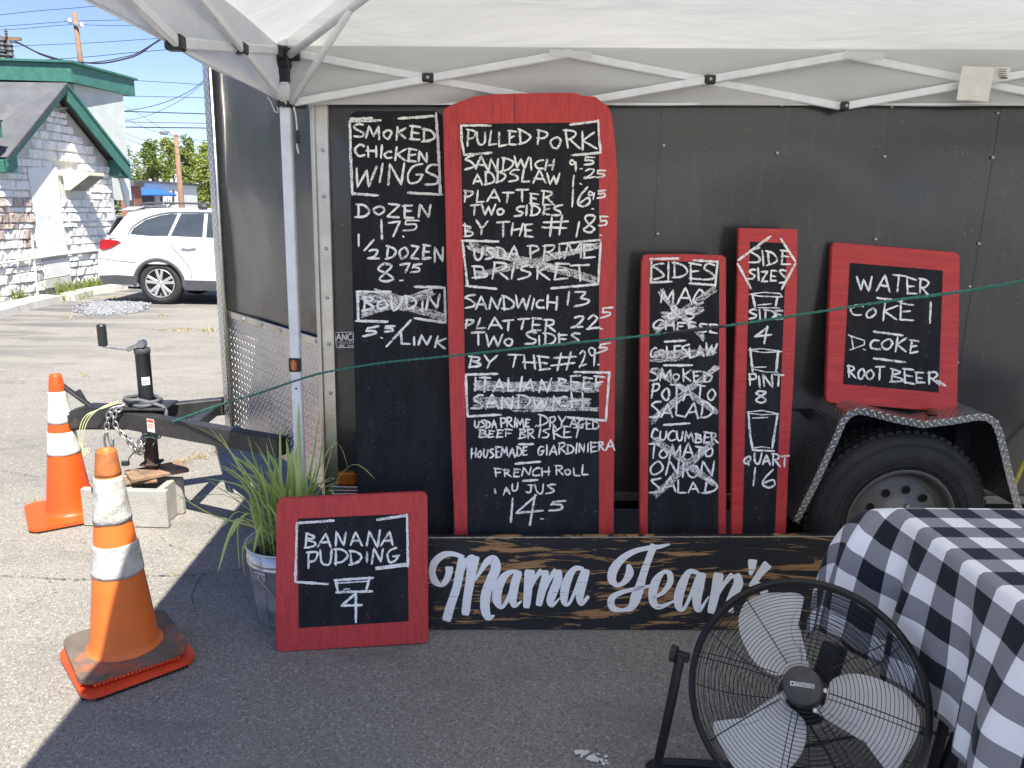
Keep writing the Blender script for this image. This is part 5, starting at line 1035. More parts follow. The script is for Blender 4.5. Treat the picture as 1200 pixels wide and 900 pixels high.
# ------------------------------------------------------------------ floor fan
FC = CO+ray(942, 810)*1.87; FA = (CO-FC).normalized(); FA = (Matrix.Rotation(R_(-9), 3, CR) @ FA); FA = FA if FA.z > (CO-FC).normalized().z else (Matrix.Rotation(R_(18), 3, CR) @ FA); FA = (FA+Vector((-.015, 0, 0))).normalized()
FX = Vector((0, 0, 1)).cross(FA).normalized(); FU = FA.cross(FX)      # FX points right in the picture when seen from the front
FXr = -FX if FX.x < 0 else FX; FUu = FU if FU.z > 0 else -FU
FR = .274
def fp(x, y, z=0): return FC+FXr*x+FUu*y+FA*z
fan = thing("floor_fan", "round black floor fan with cream blades standing in front of the wooden sign", "fan", (FC.x, FC.y+.05, 0))
def ring(r, z, t, name, mat='fanblk', n=64, seg=5):
    bm = bmesh.new(); tube(bm, [fp(math.cos(2*math.pi*k/n)*r, math.sin(2*math.pi*k/n)*r, z) for k in range(n)], t, seg, closed=True); return mk(name, bm, MT[mat], fan, smooth=True)
def dome(r): return .075*(1-(r/FR)**2.6)+.01
for k in range(24):
    r = .050+(FR-.010-.050)*k/23; ring(r, dome(r), .0008, "front_guard_ring")
for k in range(18):
    r = .075+(FR-.010-.075)*k/17; ring(r, -.155*(1-(r/FR)**5)-.015, .001, "rear_guard_ring", seg=4, n=48)
bm = bmesh.new(); n = 80; prof = [(FR-.006, .014), (FR+.005, .012), (FR+.008, 0), (FR+.008, -.022), (FR+.003, -.03), (FR-.006, -.028), (FR-.006, .014)]
lathe(bm, prof, FC, FA, 80); mk("guard_band", bm, MT['fanblk'], fan, smooth=True)
def spoke(a, r0, r1, back=False, off=0, t=.0013):
    pts = []
    for k in range(10):
        r = r0+(r1-r0)*k/9; z = dome(r)-.002 if not back else -.155*(1-(r/FR)**5)-.017
        pts.append(fp(math.cos(a)*r-math.sin(a)*off, math.sin(a)*r+math.cos(a)*off, z))
    bm = bmesh.new(); tube(bm, pts, t, 5); mk("rear_guard_spoke" if back else "front_guard_spoke", bm, MT['fanblk'], fan, smooth=True)
for k in range(8):
    a = R_(-2+45*k); spoke(a, .06, FR-.005, False, .003, .0015)
    if k % 2 == 0: spoke(a, .06, FR-.005, False, -.010, .0012)
for k in range(12): spoke(R_(12+30*k), .05, FR-.005, True)
# hub cap with badge
bm = bmesh.new(); lathe(bm, [(.042, .070), (.046, .078), (.045, .087), (.041, .090), (.0001, .092)], FC, FA, 40); hb = mk("hub_cap", bm, MT['badge'], fan)
for p in hb.data.polygons: p.use_smooth = True
class FP_:                                                      # little plane on the hub cap for the badge, in mm-like units
    def at(s, x, y, off=0): a = R_(9); return fp((x*math.cos(a)-y*math.sin(a))*.001, (x*math.sin(a)+y*math.cos(a))*.001, .0928+off)
bm = bmesh.new(); FPp = FP_(); vs = [bm.verts.new(FPp.at(*c, .0003)) for c in ((-27, -4.5), (27, -4.5), (27, 5.5), (-27, 5.5))]; bm.faces.new(vs); bd = mk("badge_plate", bm, MT['silver'], hb)
bm = bmesh.new(); vs = [bm.verts.new(FPp.at(*c, .0006)) for c in ((-17, -3.6), (26, -3.6), (26, 4.6), (-17, 4.6))]; bm.faces.new(vs)
c8 = [bm.verts.new(FPp.at(-22+math.cos(a)*3.2, .5+math.sin(a)*3.4, .0006)) for a in [k*math.pi/6 for k in range(12)]]; bm.faces.new(c8); mk("badge_field", bm, MT['badge'], bd)
class FP2:
    def at(s, x, y, off=0): return FPp.at(x, -y, .001+off*.02)
bm = bmesh.new()
for s in text_strokes("GEOTECH", -15, 2.4, 24, 2.4, 5.6, .01): ribbon(bm, FP2(), s, 1.5, rough=0)
mk("badge_lettering", bm, MT['silver'], bd)
# motor, arms behind
bm = bmesh.new(); lathe(bm, [(.0001, -.16), (.05, -.155), (.062, -.14), (.064, -.07), (.055, -.05), (.045, -.02), (.042, .03), (.035, .045), (.0001, .045)], FC, FA, 32); mk("motor", bm, MT['fanblk'], fan, smooth=True)
bm = bmesh.new(); bar(bm, fp(.035, .05, -.12), fp(.05, .15, -.09), .05, .06, bev=.006); mk("switch_box", bm, MT['fanblk'], fan)
for (x, y) in ((.050, .004), (.036, -.046)):
    bm = bmesh.new(); lathe(bm, [(.0055, .078), (.0055, .084), (.003, .086), (.0001, .086)], fp(x, y, 0), FA, 12); mk("guard_screw", bm, MT['silver'], fan)
# blades traced once, turned three times
bo = [(545, 512), (480, 482), (430, 430), (392, 350), (380, 280), (400, 215), (440, 180), (500, 165), (575, 158), (636, 162), (655, 185), (618, 240), (600, 300), (608, 360), (638, 408), (655, 455), (648, 500)]
def onfan(px, py): d = ray(px, py); t = (FC-CO).dot(FA)/d.dot(FA); q = CO+d*t-FC; return (q.dot(FXr), q.dot(FUu))
loc = [onfan(760+x/3.6, 650+y/3.6) for x, y in bo]; loc = smooth_pts(loc+[(.012, .045), (-.02, .048)], 3, True)
def blade(rot):
    bm = bmesh.new(); cxy = (-.04, .16)
    def warp(x, y):                                             # twist: pitch about the blade's own radius
        r = math.hypot(x, y); ang = math.atan2(y, x)-R_(107); s = r*math.sin(ang); return -.004+s*.26*(1-.35*min(1, r/FR))-.9*s*s
    n = len(loc); rings = []; M = Matrix.Rotation(rot, 2)
    for f in (1, .8, .6, .4, .2):
        row = []
        for x, y in loc:
            X, Y = cxy[0]+(x-cxy[0])*f, cxy[1]+(y-cxy[1])*f; v = M @ Vector((X, Y)); row.append(bm.verts.new(fp(v.x, v.y, warp(X, Y)-.0)))
        rings.append(row)
    v = M @ Vector(cxy); cc = bm.verts.new(fp(v.x, v.y, warp(*cxy)))
    for a, b in zip(rings, rings[1:]):
        for k in range(n): bm.faces.new((a[k], a[(k+1) % n], b[(k+1) % n], b[k]))
    for k in range(n): bm.faces.new((rings[-1][k], rings[-1][(k+1) % n], cc))
    r = bmesh.ops.solidify(bm, geom=list(bm.faces), thickness=.002); bmesh.ops.recalc_face_normals(bm, faces=bm.faces); mk("blade", bm, MT['blade'], fan, smooth=True)
for a in (0, 115, 230): blade(R_(a))
# yoke stand
LP, RP = CO+ray(803, 770)*1.88, CO+ray(1101, 836)*1.83
bm = bmesh.new(); bar(bm, LP+FXr*.01, LP-FXr*.035, .02, .02); lathe(bm, [(.0001, -.014), (.021, -.014), (.021, .0), (.0001, .0)], LP-FXr*.022, FXr, 16); mk("tilt_knob", bm, MT['fanblk'], fan)
bm = bmesh.new(); bar(bm, RP-FXr*.01, RP+FXr*.035, .02, .02); lathe(bm, [(.0001, 0), (.028, 0), (.028, .018), (.0001, .018)], RP+FXr*.022, FXr, 16); mk("tilt_knob", bm, MT['fanblk'], fan)
yl = LP-FXr*.012; yr = RP+FXr*.014
def zt(v, z, dy=0, dx=0): return Vector((v.x+dx, v.y+dy, z))
bm = bmesh.new(); pts = smooth_pts([tuple(yl), tuple(zt(yl, .26, 0, -.018)), tuple(zt(yl, .10, .02, -.03)), tuple(zt(yl, .035, .05, -.02)), tuple(zt(yl, .016, .12, .03)), tuple(zt(yr, .016, .16, -.03)), tuple(zt(yr, .035, .09, .02)), tuple(zt(yr, .12, .05, .022)), tuple(yr)], 8); tube(bm, pts, .0125, 10); mk("yoke_tube", bm, MT['fanblk'], fan, smooth=True)
bm = bmesh.new(); pts = smooth_pts([tuple(zt(yl, .06, .03, -.025)), tuple(zt(yl, .02, -.06, -.02)), tuple(zt(yl, .014, -.16, .05)), tuple(zt(yr, .014, -.13, -.05)), tuple(zt(yr, .02, -.03, .02)), tuple(zt(yr, .07, .05, .022))], 8); tube(bm, pts, .0125, 10); mk("stand_foot_tube", bm, MT['fanblk'], fan, smooth=True)
bm = bmesh.new(); bar(bm, zt(yr, yr.z-.02, 0, .05), zt(yr, .05, .06, .045), .03, .02, Vector((0, 1, 0))); mk("stand_brace", bm, MT['fanblk'], fan)
bm = bmesh.new(); tube(bm, smooth_pts([tuple(fp(.02, -.06, -.14)), tuple(fp(.10, -.16, -.17)), tuple(fp(.02, -.27, -.17)), (FC.x+.05, FC.y+.2, .006), (FC.x+.5, FC.y+.3, .006), (FC.x+.9, FC.y+.2, .006)], 8), .0035, 6); mk("power_lead", bm, MT['cable'], fan, smooth=True)

# ------------------------------------------------------------------ parked white estate car
CARX, CARY = -6.40, 12.95
cz = G(CARY); car = thing("parked_car", "white estate car with black roof rails parked by the white stone building", "car", (CARX+2.4, CARY+.9, cz))
def arch(cx, r, n=12): return [(cx+math.cos(a)*r, .36+math.sin(a)*r) for a in [math.pi-(math.pi+.9)*0-(-.32)-(math.pi+.64)*k/n for k in range(n+1)]]
def cpt(x, y, z): return Vector((CARX+x, CARY+y, cz+z))
low = [(.06, .34), (.0, .45), (-.01, .62), (.03, .76), (.06, .92), (.10, 1.05), (.16, 1.10), (.6, 1.13), (1.2, 1.12), (3.3, 1.04), (3.42, 1.03), (3.9, 1.0), (4.35, .93), (4.62, .82), (4.76, .66), (4.80, .48), (4.74, .30)]
lowb = [(4.74, .30)]+[(3.72+math.cos(a)*.39, .35+math.sin(a)*.39) for a in [-.15+(math.pi+.3)*k/12 for k in range(13)]]+[(3.3, .26), (1.40, .26)]+[(1.0+math.cos(a)*.39, .35+math.sin(a)*.39) for a in [-.15+(math.pi+.3)*k/12 for k in range(13)]]+[(.5, .30)]
prof = low+lowb[1:]
def side_y(z, x=2): return .0+max(0, z-.75)*.10+max(0, .5-z)*.10
bm = bmesh.new(); vn = [bm.verts.new(cpt(x, side_y(z)+.0, z)) for x, z in prof]; vf = [bm.verts.new(cpt(x, 1.84-side_y(z), z)) for x, z in prof]; n = len(prof)
f1 = bm.faces.new(vn); f2 = bm.faces.new(vf[::-1])
for k in range(n): bm.faces.new((vn[k], vf[k], vf[(k+1) % n], vn[(k+1) % n]))
es = [e for e in bm.edges if (e.verts[0] in vn and e.verts[1] in vn and max(e.verts[0].co.z, e.verts[1].co.z)-cz > .74) or (e.verts[0] in vf and e.verts[1] in vf and max(e.verts[0].co.z, e.verts[1].co.z)-cz > .74)]
bmesh.ops.bevel(bm, geom=es, offset=.06, segments=3, affect='EDGES'); bmesh.ops.recalc_face_normals(bm, faces=bm.faces)
bmesh.ops.triangulate(bm, faces=[f for f in bm.faces if len(f.verts) > 4]); mk("body", bm, MT['paint'], car)
gh = [(.20, 1.09), (.42, 1.42), (.48, 1.52), (.62, 1.565), (1.2, 1.60), (2.0, 1.60), (2.5, 1.57), (2.85, 1.45), (3.5, 1.02)]
gy = lambda z: .035+max(0, z-1.04)*.42
bm = bmesh.new(); vn = [bm.verts.new(cpt(x, gy(z), z)) for x, z in gh]; vf = [bm.verts.new(cpt(x, 1.84-gy(z), z)) for x, z in gh]; n = len(gh)
bm.faces.new(vn); bm.faces.new(vf[::-1])
for k in range(n): bm.faces.new((vn[k], vf[k], vf[(k+1) % n], vn[(k+1) % n]))
bmesh.ops.recalc_face_normals(bm, faces=bm.faces); es = [e for e in bm.edges if all(v.co.z-cz > 1.3 for v in e.verts) and (all(v in vn for v in e.verts) or all(v in vf for v in e.verts))]
bmesh.ops.bevel(bm, geom=es, offset=.04, segments=3, affect='EDGES'); mk("cabin", bm, MT['paint'], car)
def side_poly(name, pts, mat, o=.012, parent=None, yfun=gy, label=None, th=.006):
    bm = bmesh.new(); prism(bm, [cpt(x, yfun(z)-o, z) for x, z in pts], Vector((0, th, 0)), .0); return mk(name, bm, mat, parent or car, label)
side_poly("window", [(.56, 1.165), (.60, 1.25), (.78, 1.39), (1.02, 1.47), (1.20, 1.50), (1.30, 1.50), (1.17, 1.15), (.9, 1.14)], MT['glass'])
side_poly("window", [(1.22, 1.15), (1.36, 1.505), (1.74, 1.515), (1.74, 1.14)], MT['glass']); side_poly("window", [(1.80, 1.14), (1.80, 1.515), (2.42, 1.50), (2.82, 1.30), (2.98, 1.12)], MT['glass'])
bm = bmesh.new(); tube(bm, [cpt(x, gy(z)-.014, z) for x, z in smooth_pts([(.53, 1.15), (.57, 1.26), (.76, 1.41), (1.0, 1.495), (1.25, 1.53), (1.8, 1.54), (2.4, 1.525), (2.85, 1.31)], 3)], .011, 6); mk("window_trim", bm, MT['chrome'], car)
side_poly("tail_lamp", [(.07, .93), (.08, 1.03), (.13, 1.07), (.34, 1.055), (.42, 1.03), (.25, .93), (.12, .89)], MT['tail'], .02, None, side_y, th=.05)
bm = bmesh.new(); box(bm, cpt(.2, .9, 1.28), (.02, 1.3, .34), Matrix.Rotation(R_(33), 3, 'Y')); mk("rear_window", bm, MT['glass'], car)
bm = bmesh.new(); prism(bm, [cpt(.32, .25, 1.53), cpt(.50, .25, 1.60), cpt(.75, .25, 1.61), cpt(.60, .25, 1.55)], Vector((0, 1.34, 0)), .006); mk("spoiler", bm, MT['paint'], car)
bm = bmesh.new(); lathe(bm, [(.10, 0), (.10, .003), (.0001, .003)], cpt(.74, side_y(.95)-.001, .93), (0, -1, 0), 24); mk("fuel_flap", bm, MT['paint'], car)
for yy_ in (.30, 1.54):
    bm = bmesh.new(); pts = [cpt(x, yy_, z) for x, z in smooth_pts([(.62, 1.585), (.72, 1.655), (1.0, 1.675), (2.0, 1.675), (2.55, 1.645), (2.7, 1.56)], 4)]; tube(bm, pts, .028, 8, flat=.6); box(bm, cpt(1.7, yy_, 1.63), (.14, .04, .07)); mk("roof_rail", bm, MT['cladding'], car, smooth=True)
side_poly("cladding", [(.06, .335), (.02, .47), (.3, .485), (.6, .47), (.605, .33)], MT['cladding'], .012, None, side_y, th=.05)
side_poly("cladding", [(1.405, .25), (1.42, .42), (3.30, .42), (3.32, .25)], MT['cladding'], .012, None, side_y, th=.05)
for wx in (1.0, 3.72):
    bm = bmesh.new(); tube(bm, [cpt(wx+math.cos(a)*.405, -.005+side_y(.5), .35+math.sin(a)*.405) for a in [-.1+(math.pi+.2)*k/16 for k in range(17)]], .028, 6, flat=.5); mk("arch_trim", bm, MT['cladding'], car)
side_poly("door_handle", [(1.40, .955), (1.42, .985), (1.62, .99), (1.64, .96), (1.52, .945)], MT['paint'], .03, None, side_y, th=.03)
for sx_, pts in ((0, [(1.22, 1.12), (1.26, .95), (1.40, .80), (1.52, .62), (1.54, .46)]), (1, [(2.32, 1.12), (2.32, .46)])):
    bm = bmesh.new(); tube(bm, [cpt(x, side_y(z)-.001, z) for x, z in smooth_pts(pts, 4)], .004, 4); mk("door_gap", bm, MT['cladding'], car)
bm = bmesh.new(); tube(bm, [cpt(x, side_y(z)-.001, z) for x, z in ((0.03, .76), (.35, .72), (.64, .70))], .004, 4); mk("bumper_gap", bm, MT['cladding'], car)
for wx in (1.0, 3.72):
    for sd in (0, 1):
        wh = bpy.data.objects.new("wheel", None); sc.collection.objects.link(wh); c = cpt(wx, .03 if not sd else 1.81, .355); wh.location = c; adopt(wh, car); ax = (0, 1, 0) if not sd else (0, -1, 0); s = 1 if not sd else -1
        tyre(c, .355, .22, ax, wh, .235)
        bm = bmesh.new(); lathe(bm, [(.24, -.004), (.228, -.006), (.222, .02), (.21, .06), (.0001, .07)], c, ax, 40); rm = mk("rim", bm, MT['cladding'], wh, smooth=True)
        bm = bmesh.new(); lathe(bm, [(.242, -.006), (.236, -.012), (.226, -.008), (.224, .01)], c, ax, 40); lathe(bm, [(.0001, -.004), (.035, -.004), (.05, .006)], c, ax, 20)
        for k in range(5):
            for dd_ in (-.17, .17):
                a = 2*math.pi*k/5+.3+dd_; a2 = 2*math.pi*k/5+.3+dd_*1.25
                bar(bm, c+Vector((math.cos(a)*.045, .004*s, math.sin(a)*.045)), c+Vector((math.cos(a2)*.226, -.004*s, math.sin(a2)*.226)), .046, .02, Vector((0, 1, 0)), .004)
        mk("wheel_spokes", bm, MT['alloy'], rm)
bm = bmesh.new(); box(bm, cpt(2.35, .92, .42), (3.9, 1.5, .36)); mk("underbody", bm, MT['under'], car)

# ------------------------------------------------------------------ white stone building
WA, WB = Vector((-8.766, 8.2, 0)), Vector((-7.42, 19.3, 0)); WD = (WB-WA).normalized(); WN = Vector((WD.y, -WD.x, 0)); WL = (WB-WA).length
def onwall(px, py, o=0):
    d = ray(px, py); t = (WA+WN*o-CO).dot(WN)/d.dot(WN); q = CO+d*t; return ((q-WA).dot(WD), q.z)
def wp(s, z, o=0): p = WA+WD*s+WN*o; return Vector((p.x, p.y, z))
GZ = -.26
bld = thing("stone_building", "white painted stone-faced building with green gable trim at the left", "building", (WA.x-2, 14, GZ))
apx = onwall(78, 97, .3); re = onwall(152, 192, .3); le = onwall(8, 184, .3)
s0 = le[0]+.25; s1 = re[0]-.2; sa = apx[0]; za = apx[1]-.2; zr = re[1]-.05; zl = le[1]-.12
EXT = 6.0; backz = zl+.55
# front gable wall (vestibule) and the wall set back to its left
bm = bmesh.new(); prism(bm, [wp(s0, GZ), wp(s1, GZ), wp(s1, zr), wp(sa, za), wp(s0, zl)], WN*-.5); mk("gable_wall", bm, MT['mortar'], bld)
bm = bmesh.new(); prism(bm, [wp(-3.5, GZ, 0), wp(s0-.02, GZ, 0), wp(s0-.02, 2.55, 0), wp(-3.5, 2.55, 0)], WN*-.45); mk("side_wall", bm, MT['mortar'], bld)
# gable roof slopes with edge, green rake boards
def slab(pts, th, mat, name, parent=bld): bm = bmesh.new(); n = (pts[1]-pts[0]).cross(pts[2]-pts[0]).normalized(); prism(bm, pts, n*(th if n.z < 0 else -th)); return mk(name, bm, mat, parent)
OV = .30
rl = slab([wp(sa, za+.20, OV), wp(s0-.25, zl+.12, OV), wp(s0-.25, zl+.12, -EXT), wp(sa, za+.20, -EXT)], .03, MT['roof'], "roof_slope")
rr_ = slab([wp(sa, za+.20, OV), wp(s1+.2, zr+.05, OV), wp(s1+.2, zr+.05, -EXT), wp(sa, za+.20, -EXT)], .03, MT['roof'], "roof_slope")
def board3(a, b, h_, t_, mat, name, parent=bld, out=0):
    bm = bmesh.new(); prism(bm, [a, b, b+Vector((0, 0, -h_)), a+Vector((0, 0, -h_))], WN*t_); return mk(name, bm, mat, parent)
board3(wp(sa, za+.17, OV-.03), wp(s1+.2, zr+.02, OV-.03), .30, .03, MT['green'], "rake_board"); board3(wp(sa, za+.20, OV+.001), wp(s1+.2, zr+.05, OV+.001), .06, .02, MT['green'], "rake_moulding")
board3(wp(s0-.25, zl+.09, OV-.03), wp(sa, za+.17, OV-.03), .13, .03, MT['green'], "rake_board"); board3(wp(s0-.25, zl+.125, OV+.002), wp(sa, za+.205, OV+.002), .07, .02, MT['roofd'], "rake_moulding")
bm = bmesh.new(); prism(bm, [wp(s1+.2, zr+.0, OV-.05), wp(s1+.2, zr-.25, OV-.05), wp(s1-.1, zr-.2, OV-.05), wp(s1-.1, zr+.1, OV-.05)], WN*-.3); mk("rake_return", bm, MT['green'], bld)
bm = bmesh.new(); prism(bm, [wp(s0-.28, zl+.06, OV-.05), wp(s0+.05, zl+.2, OV-.05), wp(s0+.05, zl-.12, OV-.05), wp(s0-.28, zl-.12, OV-.05)], WN*-.3); mk("rake_return", bm, MT['green'], bld)
# eave of the lower roof to the left
# eave of the lower roof to the left of the gable
z_e = 2.45
bm = bmesh.new(); prism(bm, [wp(-3.6, z_e+.25, .28), wp(s0-.26, z_e+.25, .28), wp(s0-.26, z_e, .28), wp(-3.6, z_e, .28)], WN*-.03); mk("eave_board", bm, MT['green'], bld)
slab([wp(-3.6, z_e+.27, .32), wp(s0-.26, z_e+.27, .32), wp(s0-.26, z_e+1.3, -2.2), wp(-3.6, z_e+1.3, -2.2)], .03, MT['roof'], "roof_slope")
# tall flat-roofed block behind
def w2(px, py, y): return ony(px, py, y)
a = w2(82, 97, 16.2); T1 = w2(82, 73, 16.2); T2 = min((w2(157, 93, y/20) for y in range(320, 460)), key=lambda q: abs(q.z-T1.z))
c1 = Vector((T1.x, T1.y, 0)); c2 = Vector((T2.x, T2.y, 0)); zt_ = T1.z
zt2 = zt_; dv = (c2-c1); back = Vector((-7, -.2, 0))
bm = bmesh.new(); ins = (dv.normalized()*.0); i1 = c1+Vector((-.12, .3, 0)); i2 = c2+Vector((-.12, -.35, 0)); prism(bm, [Vector((i1.x, i1.y, 1.5)), Vector((i2.x, i2.y, 1.5)), Vector((i2.x-7, i2.y, 1.5)), Vector((i1.x-7, i1.y, 1.5))], Vector((0, 0, zt_-1.72))); mk("upper_wall", bm, simple("upper_wall_shaded", (.50, .53, .50, 1), .85, 0, .1, 3, .3, 14, .01, (.40, .42, .38, 1), (.55, .75), 5), bld)  # white wall darkened and greened in its colour to stand for shade
bm = bmesh.new(); prism(bm, [Vector((c1.x, c1.y, zt_-.36)), Vector((c2.x, c2.y, zt_-.36)), Vector((c2.x-7.5, c2.y, zt_-.36)), Vector((c1.x-7.5, c1.y, zt_-.36))], Vector((0, 0, .34)), 0); mk("fascia", bm, MT['green'], bld)
bm = bmesh.new(); prism(bm, [Vector((c1.x+.06, c1.y-.06, zt_-.02)), Vector((c2.x+.06, c2.y+.06, zt_-.02)), Vector((c2.x-7.6, c2.y+.06, zt_-.02)), Vector((c1.x-7.6, c1.y-.06, zt_-.02))], Vector((0, 0, .05)), .01); mk("roof_edge", bm, MT['green'], bld)
bm = bmesh.new(); box(bm, (c1.x-3.9, c1.y+.22, zt_-.60), (7.4, .2, .36)); mk("shaded_wall", bm, MT['brown'], bld)  # strip between ridge and fascia, coloured as a brown wall in shade
# painted render strips, vent slot, lamp box, conduits
def wall_patch(name, pts, o, mat, label=None, parent=bld): bm = bmesh.new(); prism(bm, [wp(*onwall(*p), 0.0)+WN*.0 for p in pts], WN*o, .003); return mk(name, bm, mat, parent, label)
strip1 = [(38, 235), (52, 212), (62, 209), (66, 240), (75, 297), (45, 300)]
wall_patch("render_strip", [(30, 196), (64, 196), (70, 250), (77, 297), (45, 302), (37, 250)], .045, MT['plaster'], "smooth white rendered strip between the stones")
wall_patch("render_strip", [(48, 306), (78, 302), (80, 322), (50, 327)], .045, MT['plaster'])
wall_patch("render_strip", [(133, 196), (148, 198), (150, 250), (146, 240), (140, 215)], .045, MT['plaster'])
wall_patch("render_strip", [(50, 328), (80, 323), (82, 333), (52, 338)], .05, MT['kerb'])
bm = bmesh.new(); prism(bm, [wp(*onwall(*p)) for p in ((68, 127), (75, 127), (79, 161), (72, 162))], WN*.012); mk("vent_slot", bm, simple("vent_grey", (.36, .36, .35, 1), .8), bld)
bm = bmesh.new(); prism(bm, [wp(*onwall(*p)) for p in ((66.5, 126), (76.5, 126), (76.5, 128), (66.5, 128))], WN*.05); mk("vent_frame", bm, MT['kerb'], bld)
la, lb_ = onwall(74, 224), onwall(100, 224); ls0 = la[0]; ls1 = lb_[0]-.2; lz = 1.66
bm = bmesh.new(); prism(bm, [wp(ls0, lz+.38, .03), wp(ls1, lz+.38, .03), wp(ls1, lz+.0, .03), wp(ls0, lz+.0, .03)], WN*.10); lbx = mk("wall_lamp", bm, MT['cream'], bld, "cream box lamp with a dark sloping hood on the gable wall")
bm = bmesh.new(); prism(bm, [wp(ls0, lz+.36, .13), wp(ls0, lz+.34, .55), wp(ls0, lz+.28, .55), wp(ls0, lz, .14)], WD*(ls1-ls0)); mk("lamp_hood", bm, MT['cream'], lbx)
bm = bmesh.new(); prism(bm, [wp(ls0+.02, lz+.015, .14), wp(ls0+.02, lz+.28, .545), wp(ls0+.02, lz+.27, .56), wp(ls0+.02, lz-.005, .15)], WD*(ls1-ls0-.04)); mk("lamp_underside", bm, simple("lamp_underside", (.12, .12, .125, 1), .5), lbx)  # dark grey sheet along the hood's sloping underside
def wtube(pts, r, name, mat): bm = bmesh.new(); tube(bm, [wp(*onwall(*p), .07) for p in pts], r, 6); mk(name, bm, mat, bld)
wtube([(-60, 316), (0, 308), (60, 299), (120, 292), (146, 288)], .022, "conduit", MT['plaster']); wtube([(33, 276), (35, 300), (40, 346)], .018, "conduit", MT['plaster'])
# stones: up to 300 as single parts, the rest (farther or smaller) as one
def stones():
    rs = random.Random(3); courses = []; z = GZ; smod = s1-.1
    while z < za-.1: h = rs.choice((.085, .10, .115, .14, .17)); courses.append((z, h)); z += h+.012
    lots = []
    def insidepoly(s, z):
        if s < s0: return z < 2.42
        top = zl+(za-zl)*(s-s0)/(sa-s0) if s < sa else za+(zr-za)*(s-sa)/(s1-sa); return z < top-.05
    st = [onwall(*p) for p in ((30, 196), (77, 297))]
    def strip_x(z):    # s range of the rendered strip at height z
        a, b = onwall(45, 302), onwall(37, 250); c, d = onwall(77, 297), onwall(66, 205); t = (z-a[1])/(b[1]-a[1]); t2 = (z-c[1])/(d[1]-c[1]); return a[0]+(b[0]-a[0])*t, c[0]+(d[0]-c[0])*t2
    lampz = (lz-.05, lz+.42)
    for z, h in courses:
        s = 3.2+rs.uniform(0, .2)
        while s < smod:
            L = rs.uniform(.16, .46)*(1.0 if h < .13 else .8); e = min(s+L, smod); mid = (s+e)/2; a, b = strip_x(z+h/2)
            ok = insidepoly(mid, z+h+.02) and insidepoly(s, z+h) and insidepoly(e, z+h)
            if onwall(55, 196)[1] > z and a-.02 < e and s < b+.02 and z < onwall(60, 205)[1]:
                if s < a-.12: e = a
                elif e > b+.12: s = b; 
                else: ok = False
            if s < ls1 and e > ls0 and lampz[0] < z+h and z < lampz[1]: ok = False
            if e-s < .07: ok = False
            if ok:
                q = wp((s+e)/2, z, 0); key = (e-s)/math.hypot(q.x, q.y); vis = s > 4.1
                lots.append((key if vis else key*.01, s, e, z, h, rs.random()))
            s = e+.012
    lots.sort(reverse=True)
    def put(bm, s, e, z, h, r, off=0):
        o = .028+r*.035; n = 3; g = []
        for (ds, dz, oo) in ((0, 0, .001), (1, 0, .001), (1, 1, .001), (0, 1, .001)): g.append(bm.verts.new(wp(s+(e-s)*ds, z+h*dz, oo)))
        f = [bm.verts.new(wp(s+(e-s)*a+rs.uniform(-.008, .008), z+h*b+rs.uniform(-.006, .006), o+rs.uniform(-.02, .02))) for a, b in ((.06, .12), (.36, .08), (.68, .12), (.95, .12), (.95, .88), (.62, .92), (.34, .9), (.05, .88))]
        bm.faces.new((f[0], f[1], f[6], f[7])); bm.faces.new((f[1], f[2], f[5], f[6])); bm.faces.new((f[2], f[3], f[4], f[5]))
        bm.faces.new((g[0], g[1], f[3], f[2], f[1], f[0])); bm.faces.new((g[1], g[2], f[4], f[3])); bm.faces.new((g[2], g[3], f[7], f[6], f[5], f[4])); bm.faces.new((g[3], g[0], f[0], f[7]))
    brown_rng = (onwall(0, 240)[0], onwall(26, 240)[0], onwall(0, 292)[1], onwall(0, 235)[1])
    for i, (k, s, e, z, h, r) in enumerate(lots[:300]):
        bm = bmesh.new(); put(bm, s, e, z, h, r); br = brown_rng[0]-.6 < s < brown_rng[1] and brown_rng[2]-.05 < z < brown_rng[3] and r > .5
        mk("stone", bm, MT['stoneb'] if br else MT['stone'], bld)
    bm = bmesh.new()
    for k, s, e, z, h, r in lots[300:]: put(bm, s, e, z, h, r)
    o = mk("stone_facing", bm, MT['stone'], bld); o['kind'] = 'stuff'; return len(lots)
print("stones", stones())

# kerbs, gravel and weeds along the building
def kerb(pts, w_, h_, label):
    P = [ong(*p) for p in pts]; bm = bmesh.new(); prev = None
    for i, p in enumerate(P):
        d = (P[min(i+1, len(P)-1)]-P[max(i-1, 0)]).normalized(); nn = Vector((-d.y, d.x, 0)); b = G(p.y)-.02
        row = [bm.verts.new(Vector((q.x, q.y, z))) for q, z in ((p, b), (p+nn*.015, b+h_+.0), (p+nn*w_*.9, b+h_+.02), (p+nn*w_, b))]
        if prev:
            for k in range(3): bm.faces.new((prev[k], prev[k+1], row[k+1], row[k]))
        else: bm.faces.new(row)
        prev = row
    bm.faces.new(prev[::-1]); bmesh.ops.recalc_face_normals(bm, faces=bm.faces); o = mk("kerb", bm, MT['kerb']); kind(o, 'structure', label)
kerb([(-60, 392), (0, 374), (40, 362), (74, 354)], .35, .13, "white painted concrete kerb at the left edge")
kerb([(88, 352), (110, 346), (160, 338), (235, 331)], .25, .12, "pale concrete kerb running behind the car wheel")
